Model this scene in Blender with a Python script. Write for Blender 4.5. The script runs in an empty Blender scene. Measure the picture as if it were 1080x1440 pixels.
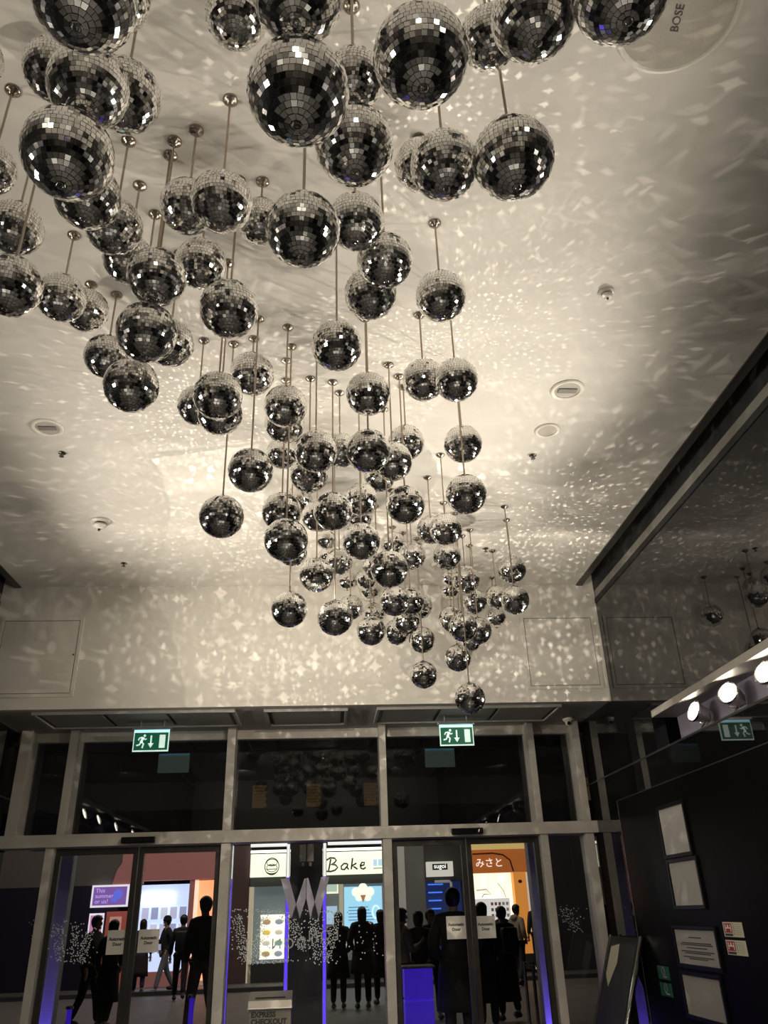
import bpy, bmesh, math, random
from mathutils import Vector, Matrix
random.seed(7)
PI = math.pi
SC = bpy.context.scene
COL = SC.collection

# ---------------------------------------------------------------- camera
CAM_Z = 1.6
cam_data = bpy.data.cameras.new('camera')
cam_data.sensor_fit = 'VERTICAL'
cam_data.sensor_height = 24.0
cam_data.lens = 1110.0 / 1440.0 * 24.0
cam_data.clip_start = 0.05
cam_data.clip_end = 200
cam = bpy.data.objects.new('camera', cam_data)
COL.objects.link(cam)
RIGHT = Vector((0.99732, -0.06643, -0.03075))
UP = Vector((-0.0027, -0.45314, 0.89144))
FWD = Vector((0.07315, 0.88896, 0.4521))
m = Matrix((RIGHT, UP, -FWD)).transposed().to_4x4()
m.translation = Vector((0, 0, CAM_Z))
cam.matrix_world = m
SC.camera = cam

# ---------------------------------------------------------------- world and exposure
SC.view_settings.view_transform = 'Standard'
SC.view_settings.look = 'None'
SC.view_settings.gamma = 1.0
SC.view_settings.use_curve_mapping = False
SC.view_settings.exposure = 0.58
try:
    SC.cycles.sample_clamp_indirect = 3.0
    SC.cycles.max_bounces = 10
    SC.cycles.diffuse_bounces = 4
    SC.cycles.glossy_bounces = 6
    SC.cycles.transparent_max_bounces = 16
except Exception:
    pass
world = bpy.data.worlds.new('night')
SC.world = world
world.use_nodes = True
world.node_tree.nodes['Background'].inputs[0].default_value = (0.10, 0.12, 0.2, 1)
world.node_tree.nodes['Background'].inputs[1].default_value = 0.006

WARM = (1.0, 0.908, 0.765)
SPOT_W = 128.0
SPOT_LENS = 22.0
SPECK_W = 1.7
FILL_W = 230.0
STREET_W = 210.0

def look_matrix(loc, direction):
    q = Vector(direction).normalized().to_track_quat('-Z', 'Y')
    mm = q.to_matrix().to_4x4(); mm.translation = Vector(loc)
    return mm

def area_light(name, loc, direction, size, power, color):
    l = bpy.data.lights.new(name, 'AREA'); l.shape = 'RECTANGLE'
    l.size, l.size_y = size; l.energy = power; l.color = color
    o = bpy.data.objects.new(name, l); COL.objects.link(o)
    o.matrix_world = look_matrix(loc, direction)
    return o

# warm fill spots added behind the camera (out of view), and a street fill outside
for lx in (-2.0, -0.2, 1.6):
    for ly in (-1.0, -2.2):
        l = bpy.data.lights.new('lobby_fill', 'SPOT'); l.energy = FILL_W; l.color = WARM; l.spot_size = math.radians(85); l.spot_blend = 0.9; l.shadow_soft_size = 0.05
        o = bpy.data.objects.new('lobby_fill', l); COL.objects.link(o); o.matrix_world = look_matrix((lx, ly, 4.74), (0, 0.75, -1))
area_light('street_fill', (-2.0, 19.5, 7.0), (0, 0.15, -1), (14.0, 2.0), STREET_W, (1.0, 0.86, 0.72))  # one wide unseen area light, added as ambient for the street

for lx in (-2.0, -0.2, 1.6):  # unseen spots added to brighten the back wall that the balls reflect
    l = bpy.data.lights.new('back_wall_fill', 'SPOT'); l.energy = 40.0; l.color = WARM; l.spot_size = math.radians(120); l.spot_blend = 1.0; l.shadow_soft_size = 0.05
    o = bpy.data.objects.new('back_wall_fill', l); COL.objects.link(o); o.matrix_world = look_matrix((lx, -1.4, 4.72), (0, -1.0, -0.5))

def speck_light(name, loc, power, scale, radius, axes, lo, direction_mask, color=(1.0, 0.9, 0.74)):
    """Added lamp among the balls, standing in for light off the mirror facets; it sends out many little four-pointed beams."""
    l = bpy.data.lights.new(name, 'POINT'); l.shadow_soft_size = 0.0
    l.energy = power; l.color = color
    l.use_nodes = True
    nt = l.node_tree; n = nt.nodes; k = nt.links
    em = n.get('Emission')
    geo = n.new('ShaderNodeNewGeometry')
    vor = n.new('ShaderNodeTexVoronoi'); vor.voronoi_dimensions = '3D'; vor.feature = 'F1'
    vor.inputs['Scale'].default_value = scale; vor.inputs['Randomness'].default_value = 1.0
    k.new(geo.outputs['Incoming'], vor.inputs['Vector'])
    sub = n.new('ShaderNodeVectorMath'); sub.operation = 'SUBTRACT'
    k.new(geo.outputs['Incoming'], sub.inputs[0])
    k.new(vor.outputs['Position'], sub.inputs[1])
    ab = n.new('ShaderNodeVectorMath'); ab.operation = 'ABSOLUTE'
    k.new(sub.outputs[0], ab.inputs[0])
    sep = n.new('ShaderNodeSeparateXYZ'); k.new(ab.outputs[0], sep.inputs[0])
    def mth(op, a, b):
        q = n.new('ShaderNodeMath'); q.operation = op
        for i, v in enumerate((a, b)):
            if v is None: continue
            if isinstance(v, (int, float)): q.inputs[i].default_value = v
            else: k.new(v, q.inputs[i])
        return q.outputs[0]
    u = mth('POWER', mth('MULTIPLY', sep.outputs[axes[0]], scale), 0.62)
    v = mth('POWER', mth('MULTIPLY', sep.outputs[axes[1]], scale), 0.62)
    third = [i for i in range(3) if i not in axes][0]
    w = mth('MULTIPLY', sep.outputs[third], scale * 0.5)
    s = mth('ADD', mth('ADD', u, v), w)
    mr = n.new('ShaderNodeMapRange'); mr.clamp = True
    mr.inputs['From Min'].default_value = radius; mr.inputs['From Max'].default_value = radius * 0.80
    mr.inputs['To Min'].default_value = 0.0; mr.inputs['To Max'].default_value = 1.0
    k.new(s, mr.inputs['Value'])
    # every beam has its own strength
    sepc = n.new('ShaderNodeSeparateColor'); k.new(vor.outputs['Color'], sepc.inputs[0])
    st = mth('ADD', mth('MULTIPLY', mth('POWER', sepc.outputs[0], 2.0), 1.35), 0.12)
    val = mth('ADD', mth('MULTIPLY', mr.outputs['Result'], st), lo)
    dot = n.new('ShaderNodeVectorMath'); dot.operation = 'DOT_PRODUCT'
    k.new(geo.outputs['Incoming'], dot.inputs[0]); dot.inputs[1].default_value = direction_mask
    mk = n.new('ShaderNodeMapRange'); mk.clamp = True
    mk.inputs['From Min'].default_value = 0.02; mk.inputs['From Max'].default_value = 0.2
    k.new(dot.outputs['Value'], mk.inputs['Value'])
    val = mth('MULTIPLY', val, mk.outputs['Result'])
    k.new(val, em.inputs['Strength'])
    o = bpy.data.objects.new(name, l); COL.objects.link(o); o.location = loc
    return o

SPECKS = [  # unseen lamps added for the star specks and some soft fill
    # name, location, power, scale, radius, star axes, floor level, facing
    ('added_specks_front', (0.0, 6.2, 3.25), 27.0, 24.0, 0.76, (0, 2), 0.38, (0, 1, 0)),
    ('added_specks_right', (2.15, 6.5, 3.75), 19.0, 18.0, 0.78, (0, 2), 0.34, (0, 1, 0)),
    ('added_specks_far', (-0.1, 5.0, 3.45), 60.0, 20.0, 0.78, (0, 2), 0.36, (0, 1, 0)),
    ('added_specks_up_right', (1.9, 6.3, 3.6), 20.0, 22.0, 0.74, (0, 1), 0.26, (0, 0, 1)),
    ('added_specks_up_far', (-0.9, 6.6, 3.6), 17.0, 22.0, 0.74, (0, 1), 0.26, (0, 0, 1)),
    ('added_specks_up_middle', (0.75, 3.9, 3.95), 12.0, 28.0, 0.74, (0, 1), 0.10, (0, 0, 1)),
    ('added_specks_up_near', (0.25, 2.25, 3.9), 11.0, 22.0, 0.74, (0, 1), 0.12, (0, 0, 1)),
    ('added_specks_up_left', (-0.8, 4.6, 4.0), 14.0, 24.0, 0.74, (0, 1), 0.12, (0, 0, 1)),
]
for s in SPECKS:
    speck_light(s[0], s[1], s[2] * SPECK_W, *s[3:])

# ---------------------------------------------------------------- materials
def mat(name, color, rough=0.5, metal=0.0, spec=0.5, emit=None, emit_strength=0.0, noise=None, bump=0.0, alpha=None, ior=1.5):
    mm = bpy.data.materials.new(name); mm.use_nodes = True
    nt = mm.node_tree; b = nt.nodes['Principled BSDF']
    b.inputs['Base Color'].default_value = (*color, 1)
    b.inputs['Roughness'].default_value = rough
    b.inputs['Metallic'].default_value = metal
    b.inputs['Specular IOR Level'].default_value = spec
    b.inputs['IOR'].default_value = ior
    if emit is not None:
        b.inputs['Emission Color'].default_value = (*emit, 1)
        b.inputs['Emission Strength'].default_value = emit_strength
    if alpha is not None:
        b.inputs['Alpha'].default_value = alpha
    if noise:
        scale, amount = noise
        tc = nt.nodes.new('ShaderNodeTexCoord'); nz = nt.nodes.new('ShaderNodeTexNoise')
        nz.inputs['Scale'].default_value = scale; nz.inputs['Detail'].default_value = 5
        nt.links.new(tc.outputs['Object'], nz.inputs['Vector'])
        mx = nt.nodes.new('ShaderNodeMix'); mx.data_type = 'RGBA'
        mx.inputs[6].default_value = (*[c * (1 - amount) for c in color], 1)
        mx.inputs[7].default_value = (*[min(1, c * (1 + amount)) for c in color], 1)
        nt.links.new(nz.outputs['Fac'], mx.inputs[0]); nt.links.new(mx.outputs[2], b.inputs['Base Color'])
        if bump:
            bp = nt.nodes.new('ShaderNodeBump'); bp.inputs['Strength'].default_value = bump
            bp.inputs['Distance'].default_value = 0.01
            nt.links.new(nz.outputs['Fac'], bp.inputs['Height']); nt.links.new(bp.outputs[0], b.inputs['Normal'])
    return mm

def glass_mat(name, tint=(1, 1, 1), f0=0.04):
    mm = bpy.data.materials.new(name); mm.use_nodes = True
    nt = mm.node_tree; n = nt.nodes; k = nt.links
    n.remove(n['Principled BSDF'])
    out = n['Material Output']
    tr = n.new('ShaderNodeBsdfTransparent'); tr.inputs[0].default_value = (*tint, 1)
    gl = n.new('ShaderNodeBsdfGlossy'); gl.inputs['Roughness'].default_value = 0.0
    geo = n.new('ShaderNodeNewGeometry')
    dt = n.new('ShaderNodeVectorMath'); dt.operation = 'DOT_PRODUCT'
    k.new(geo.outputs['Normal'], dt.inputs[0]); k.new(geo.outputs['Incoming'], dt.inputs[1])
    def mth(op, a, b=None):
        q = n.new('ShaderNodeMath'); q.operation = op
        for i, v in enumerate((a, b)):
            if v is None: continue
            if isinstance(v, (int, float)): q.inputs[i].default_value = v
            else: k.new(v, q.inputs[i])
        return q.outputs[0]
    c = mth('ABSOLUTE', dt.outputs['Value'])
    f = mth('ADD', mth('MULTIPLY', mth('POWER', mth('SUBTRACT', 1.0, c), 5.0), 1 - f0), f0)
    mx = n.new('ShaderNodeMixShader')
    k.new(f, mx.inputs[0]); k.new(tr.outputs[0], mx.inputs[1]); k.new(gl.outputs[0], mx.inputs[2])
    k.new(mx.outputs[0], out.inputs['Surface'])
    return mm

M = {}
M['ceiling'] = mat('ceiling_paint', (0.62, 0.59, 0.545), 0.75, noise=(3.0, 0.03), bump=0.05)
M['bulkhead'] = mat('bulkhead_paint', (0.60, 0.57, 0.52), 0.7, noise=(4.0, 0.03))
M['back_bulkhead'] = mat('lobby_beige_wall', (0.38, 0.36, 0.33), 0.7)
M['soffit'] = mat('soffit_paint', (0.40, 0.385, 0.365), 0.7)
M['vent_panel'] = mat('vent_panel_grey', (0.33, 0.32, 0.30), 0.6, noise=(60, 0.1))
M['vent_dark'] = mat('vent_dark', (0.06, 0.06, 0.065), 0.5)
M['satin'] = mat('satin_metal', (0.60, 0.56, 0.50), 0.5, 0.2, noise=(9.0, 0.12))
M['dark_frame'] = mat('dark_frame_metal', (0.05, 0.045, 0.04), 0.4, 0.5)
M['black_glass'] = mat('black_glass', (0.006, 0.006, 0.007), 0.015, spec=0.62)
M['black_panel'] = mat('black_panel', (0.004, 0.004, 0.004), 0.3, spec=0.04)
M['black_plastic'] = mat('black_plastic', (0.008, 0.008, 0.009), 0.3, spec=0.12)
M['trim_dark'] = mat('trim_dark', (0.07, 0.068, 0.062), 0.35, 0.6)
M['steel_edge'] = mat('steel_edge', (0.6, 0.58, 0.54), 0.3, 0.9)
M['grey_band'] = mat('grey_band_paint', (0.19, 0.18, 0.165), 0.6)
M['slot_black'] = mat('slot_black', (0.012, 0.012, 0.012), 0.7)
M['floor'] = mat('dark_stone_floor', (0.05, 0.048, 0.047), 0.25, noise=(6, 0.4))
M['back_wall'] = mat('dark_lobby_wall', (0.16, 0.15, 0.14), 0.5)
M['mirror'] = mat('mirror_facet', (0.97, 0.96, 0.935), 0.085, 1.0)
M['grout'] = mat('facet_gap_dark', (0.05, 0.048, 0.045), 0.5, 0.3)
M['rod'] = mat('rod_steel', (0.40, 0.335, 0.27), 0.3, 0.9)
M['rose'] = mat('ceiling_rose_bronze', (0.30, 0.26, 0.22), 0.25, 0.95)
M['cap'] = mat('end_cap_steel', (0.25, 0.24, 0.23), 0.2, 1.0)
M['glass'] = glass_mat('clear_glass', (0.93, 0.94, 0.93))
M['glass_dark'] = glass_mat('upper_pane_glass', (0.45, 0.46, 0.47), 0.04)
M['niche_lip'] = mat('niche_lip_grey', (0.30, 0.28, 0.25), 0.5)
M['lamp_can'] = mat('lamp_can_nickel', (0.55, 0.52, 0.48), 0.3, 0.8)
M['lamp_lens'] = mat('lamp_lens', (1, 0.95, 0.85), 0.4, emit=(1.0, 0.90, 0.74), emit_strength=SPOT_LENS)
M['niche'] = mat('niche_lilac_grey', (0.26, 0.24, 0.31), 0.5)
M['niche_top'] = mat('niche_top_cream', (0.62, 0.58, 0.52), 0.6)
M['white_plastic'] = mat('white_plastic', (0.66, 0.63, 0.57), 0.4)
M['speaker_cloth'] = mat('speaker_grille', (0.40, 0.37, 0.325), 0.7, noise=(220, 0.2))
M['fixture_dark'] = mat('fixture_dark', (0.06, 0.055, 0.05), 0.4)
M['paper'] = mat('white_paper', (0.82, 0.78, 0.71), 0.8)
M['paper_notice'] = mat('notice_paper', (0.30, 0.285, 0.265), 0.8)
M['poster_dark'] = mat('poster_dark', (0.018, 0.018, 0.018), 0.5)
M['ink'] = mat('dark_ink', (0.05, 0.05, 0.05), 0.7)
M['grey_ink'] = mat('grey_print', (0.30, 0.285, 0.27), 0.8)
M['exit_green'] = mat('exit_green', (0.01, 0.11, 0.06), 0.4, emit=(0.005, 0.14, 0.075), emit_strength=0.25)
M['exit_white'] = mat('exit_white', (0.75, 0.85, 0.8), 0.4, emit=(0.72, 1.0, 0.85), emit_strength=0.45)
M['exit_cyan'] = mat('exit_tube', (0.5, 0.8, 0.9), 0.4, emit=(0.25, 0.75, 1.0), emit_strength=1.2)
M['chrome'] = mat('chrome', (0.8, 0.78, 0.74), 0.12, 1.0)
M['red_print'] = mat('red_print', (0.35, 0.03, 0.04), 0.6)
M['yellow_print'] = mat('pale_yellow_print', (0.62, 0.58, 0.42), 0.6)
M['green_plate'] = mat('dark_green_plate', (0.012, 0.09, 0.05), 0.4)
M['decal_grey'] = mat('frosted_grey_decal', (0.56, 0.53, 0.64), 0.6, emit=(0.36, 0.33, 0.45), emit_strength=0.0, alpha=0.92)
M['decal_dot'] = mat('frosted_white_dots', (0.85, 0.92, 0.95), 0.6)
M['led_blue'] = mat('led_blue', (0.1, 0.1, 0.6), 0.4, emit=(0.09, 0.035, 0.85), emit_strength=1.0)
M['led_white'] = mat('led_white', (0.8, 0.8, 0.9), 0.4, emit=(0.9, 0.88, 0.85), emit_strength=0.8)
M['blue_acrylic'] = mat('blue_acrylic', (0.04, 0.03, 0.3), 0.3, emit=(0.045, 0.012, 0.55), emit_strength=0.38)
M['column_metal'] = mat('column_metal', (0.42, 0.40, 0.46), 0.45, 0.15)
M['pavement'] = mat('pavement', (0.14, 0.13, 0.125), 0.55, noise=(2.0, 0.3))
M['facade_dark'] = mat('facade_dark', (0.05, 0.05, 0.055), 0.7)
M['kiosk_metal'] = mat('kiosk_metal', (0.30, 0.27, 0.23), 0.4, 0.5)
def rough_mat(name, color, rough=0.7, e=0.0):
    if e > 0: return mat(name, color, rough, emit=color, emit_strength=e)
    return mat(name, color, rough)

# ---------------------------------------------------------------- mesh helpers
class MB:
    """Collects shapes and links them as ONE mesh object."""
    def __init__(self): self.bm = bmesh.new()
    def _xf(self, vs, mtx):
        if mtx is not None: bmesh.ops.transform(self.bm, matrix=mtx, verts=vs)
    def box(self, a, b, mtx=None, bevel=0.0):
        r = bmesh.ops.create_cube(self.bm, size=1.0); vs = r['verts']
        c = [(a[i] + b[i]) / 2 for i in range(3)]; s = [abs(b[i] - a[i]) for i in range(3)]
        for v in vs: v.co = Vector((v.co.x * s[0] + c[0], v.co.y * s[1] + c[1], v.co.z * s[2] + c[2]))
        if bevel:
            es = list({e for v in vs for e in v.link_edges})
            rr = bmesh.ops.bevel(self.bm, geom=es, offset=bevel, segments=2, affect='EDGES', profile=0.6)
            vs = list({v for f in rr['faces'] for v in f.verts} | {v for v in vs if v.is_valid})
        self._xf(vs, mtx); return self
    def lathe(self, prof, seg=24, mtx=None, closed=False):
        """prof: (r, z) pairs revolved about Z; open ends with r>0 get capped."""
        rings = []
        for r, z in prof:
            if r < 1e-6: rings.append([self.bm.verts.new((0, 0, z))])
            else: rings.append([self.bm.verts.new((r * math.cos(2 * PI * i / seg), r * math.sin(2 * PI * i / seg), z)) for i in range(seg)])
        for A, B in list(zip(rings, rings[1:])) + ([(rings[-1], rings[0])] if closed else []):
            for i in range(seg):
                j = (i + 1) % seg
                if len(A) == 1 and len(B) == 1: continue
                if len(A) == 1: self.bm.faces.new((A[0], B[i], B[j]))
                elif len(B) == 1: self.bm.faces.new((A[i], A[j], B[0]))
                else: self.bm.faces.new((A[i], A[j], B[j], B[i]))
        for R in () if closed else (rings[0], rings[-1]):
            if len(R) > 1: self.bm.faces.new(R)
        self._xf([v for R in rings for v in R], mtx); return self
    def tube(self, pts, r, seg=8):
        pts = [Vector(p) for p in pts]; rad = r if isinstance(r, (list, tuple)) else [r] * len(pts)
        rings = []
        for i, p in enumerate(pts):
            t = (pts[min(i + 1, len(pts) - 1)] - pts[max(i - 1, 0)]).normalized()
            a = t.orthogonal().normalized() if i == 0 else (rings_n - t * rings_n.dot(t)).normalized()
            rings_n = a; b = t.cross(a)
            rings.append([self.bm.verts.new(p + (a * math.cos(2 * PI * k / seg) + b * math.sin(2 * PI * k / seg)) * rad[i]) for k in range(seg)])
        for A, B in zip(rings, rings[1:]):
            for i in range(seg):
                self.bm.faces.new((A[i], A[(i + 1) % seg], B[(i + 1) % seg], B[i]))
        self.bm.faces.new(rings[0][::-1]); self.bm.faces.new(rings[-1]); return self
    def prism(self, poly, depth, mtx=None):
        """polygon in XZ extruded along +Y by depth"""
        A = [self.bm.verts.new((x, 0, z)) for x, z in poly]; B = [self.bm.verts.new((x, depth, z)) for x, z in poly]
        n = len(poly)
        self.bm.faces.new(A); self.bm.faces.new(B[::-1])
        for i in range(n): self.bm.faces.new((A[(i + 1) % n], A[i], B[i], B[(i + 1) % n]))
        self._xf(A + B, mtx); return self
    def ball(self, c, r, seg=16, scale=(1, 1, 1), mtx=None):
        q = bmesh.ops.create_uvsphere(self.bm, u_segments=seg, v_segments=max(6, seg // 2), radius=r)
        for v in q['verts']: v.co = Vector((v.co.x * scale[0] + c[0], v.co.y * scale[1] + c[1], v.co.z * scale[2] + c[2]))
        self._xf(q['verts'], mtx); return self
    def ribbon(self, pts, w, y0, y1):
        """a pen stroke in the XZ plane, w wide, from y0 to y1"""
        P = [Vector((p[0], 0, p[1])) for p in pts]; L = []; R = []
        for i, p in enumerate(P):
            t = (P[min(i + 1, len(P) - 1)] - P[max(i - 1, 0)]).normalized(); nrm = Vector((-t.z, 0, t.x)) * w / 2
            L.append(p + nrm); R.append(p - nrm)
        for i in range(len(P) - 1):
            q = [L[i], L[i + 1], R[i + 1], R[i]]
            A = [self.bm.verts.new((v.x, y0, v.z)) for v in q]; B = [self.bm.verts.new((v.x, y1, v.z)) for v in q]
            self.bm.faces.new(A); self.bm.faces.new(B[::-1])
            for k in range(4): self.bm.faces.new((A[(k + 1) % 4], A[k], B[k], B[(k + 1) % 4]))
        return self
    def mesh(self, name, material, smooth=False):
        bmesh.ops.recalc_face_normals(self.bm, faces=self.bm.faces)
        me = bpy.data.meshes.new(name); self.bm.to_mesh(me); self.bm.free()
        me.materials.append(material)
        if smooth:
            for p in me.polygons: p.use_smooth = True
        return me
    def build(self, name, material, parent=None, smooth=False):
        o = bpy.data.objects.new(name, self.mesh(name, material, smooth)); COL.objects.link(o)
        if parent is not None: o.parent = parent
        return o

def tag(o, label, cat, group=None, kind=None):
    o['label'] = label; o['category'] = cat
    if group: o['group'] = group
    if kind: o['kind'] = kind
    return o
def thing(name, label, cat, loc=(0, 0, 0), rz=0.0, group=None):
    o = bpy.data.objects.new(name, None); COL.objects.link(o); o.empty_display_size = 0.1
    o.location = loc; o.rotation_euler = (0, 0, rz)
    return tag(o, label, cat, group)
def struct(o, label=None, cat=None):
    o['kind'] = 'structure'
    if label: o['label'] = label
    if cat: o['category'] = cat
    return o
def sbox(name, a, b, material, label=None, cat=None, parent=None):
    o = MB().box(a, b).build(name, material, parent)
    if parent is None: struct(o, label, cat)
    return o
def text_mesh(body, size, depth=0.002, shear=0.0, spacing=1.0, lines=1.0, mirror=False, align='CENTER', bold=0.0):
    """lettering facing -Y (readable from inside the lobby), centred on the origin, as one mesh"""
    cu = bpy.data.curves.new('lettering', 'FONT'); cu.body = body; cu.size = size; cu.extrude = depth / 2
    cu.align_x = align; cu.align_y = 'CENTER'; cu.shear = shear; cu.space_character = spacing; cu.space_line = lines
    cu.resolution_u = 3; cu.offset = bold
    o = bpy.data.objects.new('lettering', cu); COL.objects.link(o)
    dg = bpy.context.evaluated_depsgraph_get(); dg.update()
    me = bpy.data.meshes.new_from_object(o.evaluated_get(dg))
    bpy.data.objects.remove(o); bpy.data.curves.remove(cu)
    me.transform(Matrix.Rotation(PI / 2, 4, 'X'))
    if mirror: me.transform(Matrix.Scale(-1, 4, (1, 0, 0)))
    me.materials.clear(); return me
def lettering(name, body, size, loc, material, parent=None, rz=0.0, **kw):
    me = text_mesh(body, size, **kw); me.name = name; me.materials.append(material)
    o = bpy.data.objects.new(name, me); COL.objects.link(o); o.location = loc; o.rotation_euler = (0, 0, rz)
    if parent is not None: o.parent = parent
    return o

# ---------------------------------------------------------------- the lobby shell
CZ = 4.77            # ceiling height
XL, XR = -3.38, 2.95 # glass side walls
BY = 8.0             # face of the bulkhead over the entrance
FY = 9.0             # face of the entrance frame
SZ = 3.49            # soffit height
BACK = -3.2
sbox('floor', (XL - 0.4, BACK, -0.15), (XR + 0.4, 9.32, 0.0), M['floor'])
sbox('ceiling', (-3.21, BACK, CZ), (2.77, BY + 0.05, CZ + 0.12), M['ceiling'])
sbox('wall_back', (XL - 0.4, BACK - 0.15, 0.0), (XR + 0.4, BACK, 2.7), M['back_wall'])
sbox('wall_back_upper', (XL - 0.4, BACK - 0.15, 2.7), (XR + 0.4, BACK, CZ + 0.4), M['back_bulkhead'])
# bulkhead with the soffit behind it
sbox('wall_bulkhead', (XL, BY, SZ), (XR, BY + 0.12, CZ + 0.35), M['bulkhead'])
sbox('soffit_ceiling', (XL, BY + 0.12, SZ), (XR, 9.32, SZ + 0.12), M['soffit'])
sbox('trim_1', (XR - 0.025, BY - 0.012, SZ), (XR - 0.002, BY - 0.001, CZ + 0.16), M['niche_top'])
sbox('trim_2', (XL, BY - 0.008, SZ - 0.012), (XR, BY + 0.02, SZ - 0.001), M['niche_top'])
# shadow-gap slots between the ceiling and the glass walls
for side, x0, x1, name in ((1, 2.77, XR, 'right'), (-1, -3.21, XL, 'left')):
    sbox('ceiling_slot_' + name, (min(x0, x1) - 0.02, BACK, CZ + 0.22), (max(x0, x1) + 0.15, BY, CZ + 0.30), M['slot_black'])
    sbox('trim_slot_' + name, (x0 - 0.012 if side > 0 else x0 - 0.06, BACK, CZ - 0.012), (x0 + 0.06 if side > 0 else x0 + 0.012, BY - 0.001, CZ + 0.22), M['trim_dark'])
    w0, w1 = (x1, x1 + 0.12) if side > 0 else (x1 - 0.12, x1)
    sbox('wall_slot_' + name, (w0, BACK, CZ - 0.085), (w1, BY, CZ + 0.24), M['slot_black'])
    sbox('wall_band_' + name, (w0, BACK, CZ - 0.17), (w1, BY, CZ - 0.085), M['grey_band'])
    e0, e1 = (x1 - 0.008, x1 + 0.12) if side > 0 else (x1 - 0.12, x1 + 0.008)
    sbox('trim_band_' + name, (e0, BACK, CZ - 0.225), (e1, BY - 0.013, CZ - 0.17), M['slot_black'])
    # mirror-black glass above the lamp niche, below it, and the niche itself
    sbox('wall_upper_' + name, (w0, BACK, 3.16), (w1, BY, CZ - 0.225), M['black_glass'])
    sbox('wall_end_' + name, (w0, BY, 3.16), (w1, 9.32, CZ - 0.3), M['black_glass'])
    sbox('wall_lower_' + name, (w0, BACK, 0.0), (w1, 9.32, 2.80), M['black_glass'])
    sbox('wall_pelmet_' + name, (w0, 7.05, 2.80), (w1, 9.32, 3.16), M['black_glass'])
    n0, n1 = (x1 + 0.24, x1 + 0.28) if side > 0 else (x1 - 0.28, x1 - 0.24)
    sbox('wall_niche_' + name, (n0, BACK, 2.72), (n1, 7.05, 3.18), M['niche'])
    t0, t1 = (x1 + 0.003, x1 + 0.24) if side > 0 else (x1 - 0.24, x1 - 0.003)
    sbox('ceiling_niche_' + name, (t0, BACK, 3.10), (t1, 7.05, 3.16), M['niche_lip'])
    t0, t1 = (x1 + 0.12, x1 + 0.24) if side > 0 else (x1 - 0.24, x1 - 0.12)
    sbox('floor_niche_' + name, (t0, BACK, 2.74), (t1, 7.05, 2.80), M['niche'])
    s0, s1 = (x1 - 0.004, x1 + 0.012) if side > 0 else (x1 - 0.012, x1 + 0.004)
    sbox('trim_niche_' + name, (s0, BACK, 2.795), (s1, 9.3, 2.812), M['trim_dark'])

# access panels let into the bulkhead
def access_panel(x0, x1, z0, z1, label, lock=None):
    t = thing('access_panel', label, 'access panel', ((x0 + x1) / 2, BY, z0), group='access panels in the bulkhead')
    w = (x1 - x0) / 2; h = z1 - z0
    f = MB()
    for a, b in (((-w, 0), (-w + 0.035, h)), ((w - 0.035, 0), (w, h)), ((-w + 0.035, 0), (w - 0.035, 0.035)), ((-w + 0.035, h - 0.035), (w - 0.035, h))):
        f.box((a[0], -0.010, a[1]), (b[0], 0.004, b[1]), bevel=0.002)
    f.build('frame', M['bulkhead'], t)
    MB().box((-w + 0.028, -0.0015, 0.028), (w - 0.028, 0.003, h - 0.028)).build('shadow_gap', M['slot_black'], t)
    MB().box((-w + 0.041, -0.007, 0.041), (w - 0.041, 0.002, h - 0.041)).build('door', M['bulkhead'], t)
    if lock: MB().lathe([(0, -0.012), (0.009, -0.012), (0.009, 0.0)], 12, Matrix.Translation((lock[0], 0, lock[1])) @ Matrix.Rotation(-PI / 2, 4, 'X')).build('lock', M['black_plastic'], t)
access_panel(2.09, 2.90, 3.61, 4.42, 'pale square access panel at the right end of the bulkhead')
access_panel(-3.33, -2.50, 3.60, 4.43, 'pale square access panel at the left end of the bulkhead, with a small lock', (0.36, 0.43))

# vents set in the soffit
def soffit_vent(x0, x1, y0, y1, n, label, dark=False):
    t = thing('ceiling_vent', label, 'vent', ((x0 + x1) / 2, (y0 + y1) / 2, SZ), group='vents in the soffit over the doors')
    w = (x1 - x0) / 2; d = (y1 - y0) / 2; fr = MB()
    for a, b in (((-w, -d), (w, -d + 0.03)), ((-w, d - 0.03), (w, d)), ((-w, -d + 0.03), (-w + 0.03, d - 0.03)), ((w - 0.03, -d + 0.03), (w, d - 0.03))):
        fr.box((a[0], a[1], -0.03), (b[0], b[1], 0.0), bevel=0.003)
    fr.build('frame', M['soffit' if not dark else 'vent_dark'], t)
    MB().box((-w + 0.03, -d + 0.03, -0.006), (w - 0.03, d - 0.03, 0.0)).build('backing', M['vent_dark'], t)
    step = (2 * w - 0.10) / n
    for i in range(n):
        a = -w + 0.05 + i * step
        MB().box((a + 0.02, -d + 0.06, -0.02), (a + step - 0.02, d - 0.06, -0.004), bevel=0.003).build('panel', M['vent_panel' if not dark else 'vent_dark'], t)
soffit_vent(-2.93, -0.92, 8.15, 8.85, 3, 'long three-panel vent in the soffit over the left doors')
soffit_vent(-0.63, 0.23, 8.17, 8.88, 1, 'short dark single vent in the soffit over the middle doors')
soffit_vent(0.53, 2.47, 8.15, 8.85, 3, 'long three-panel vent in the soffit over the right doors')

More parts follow.
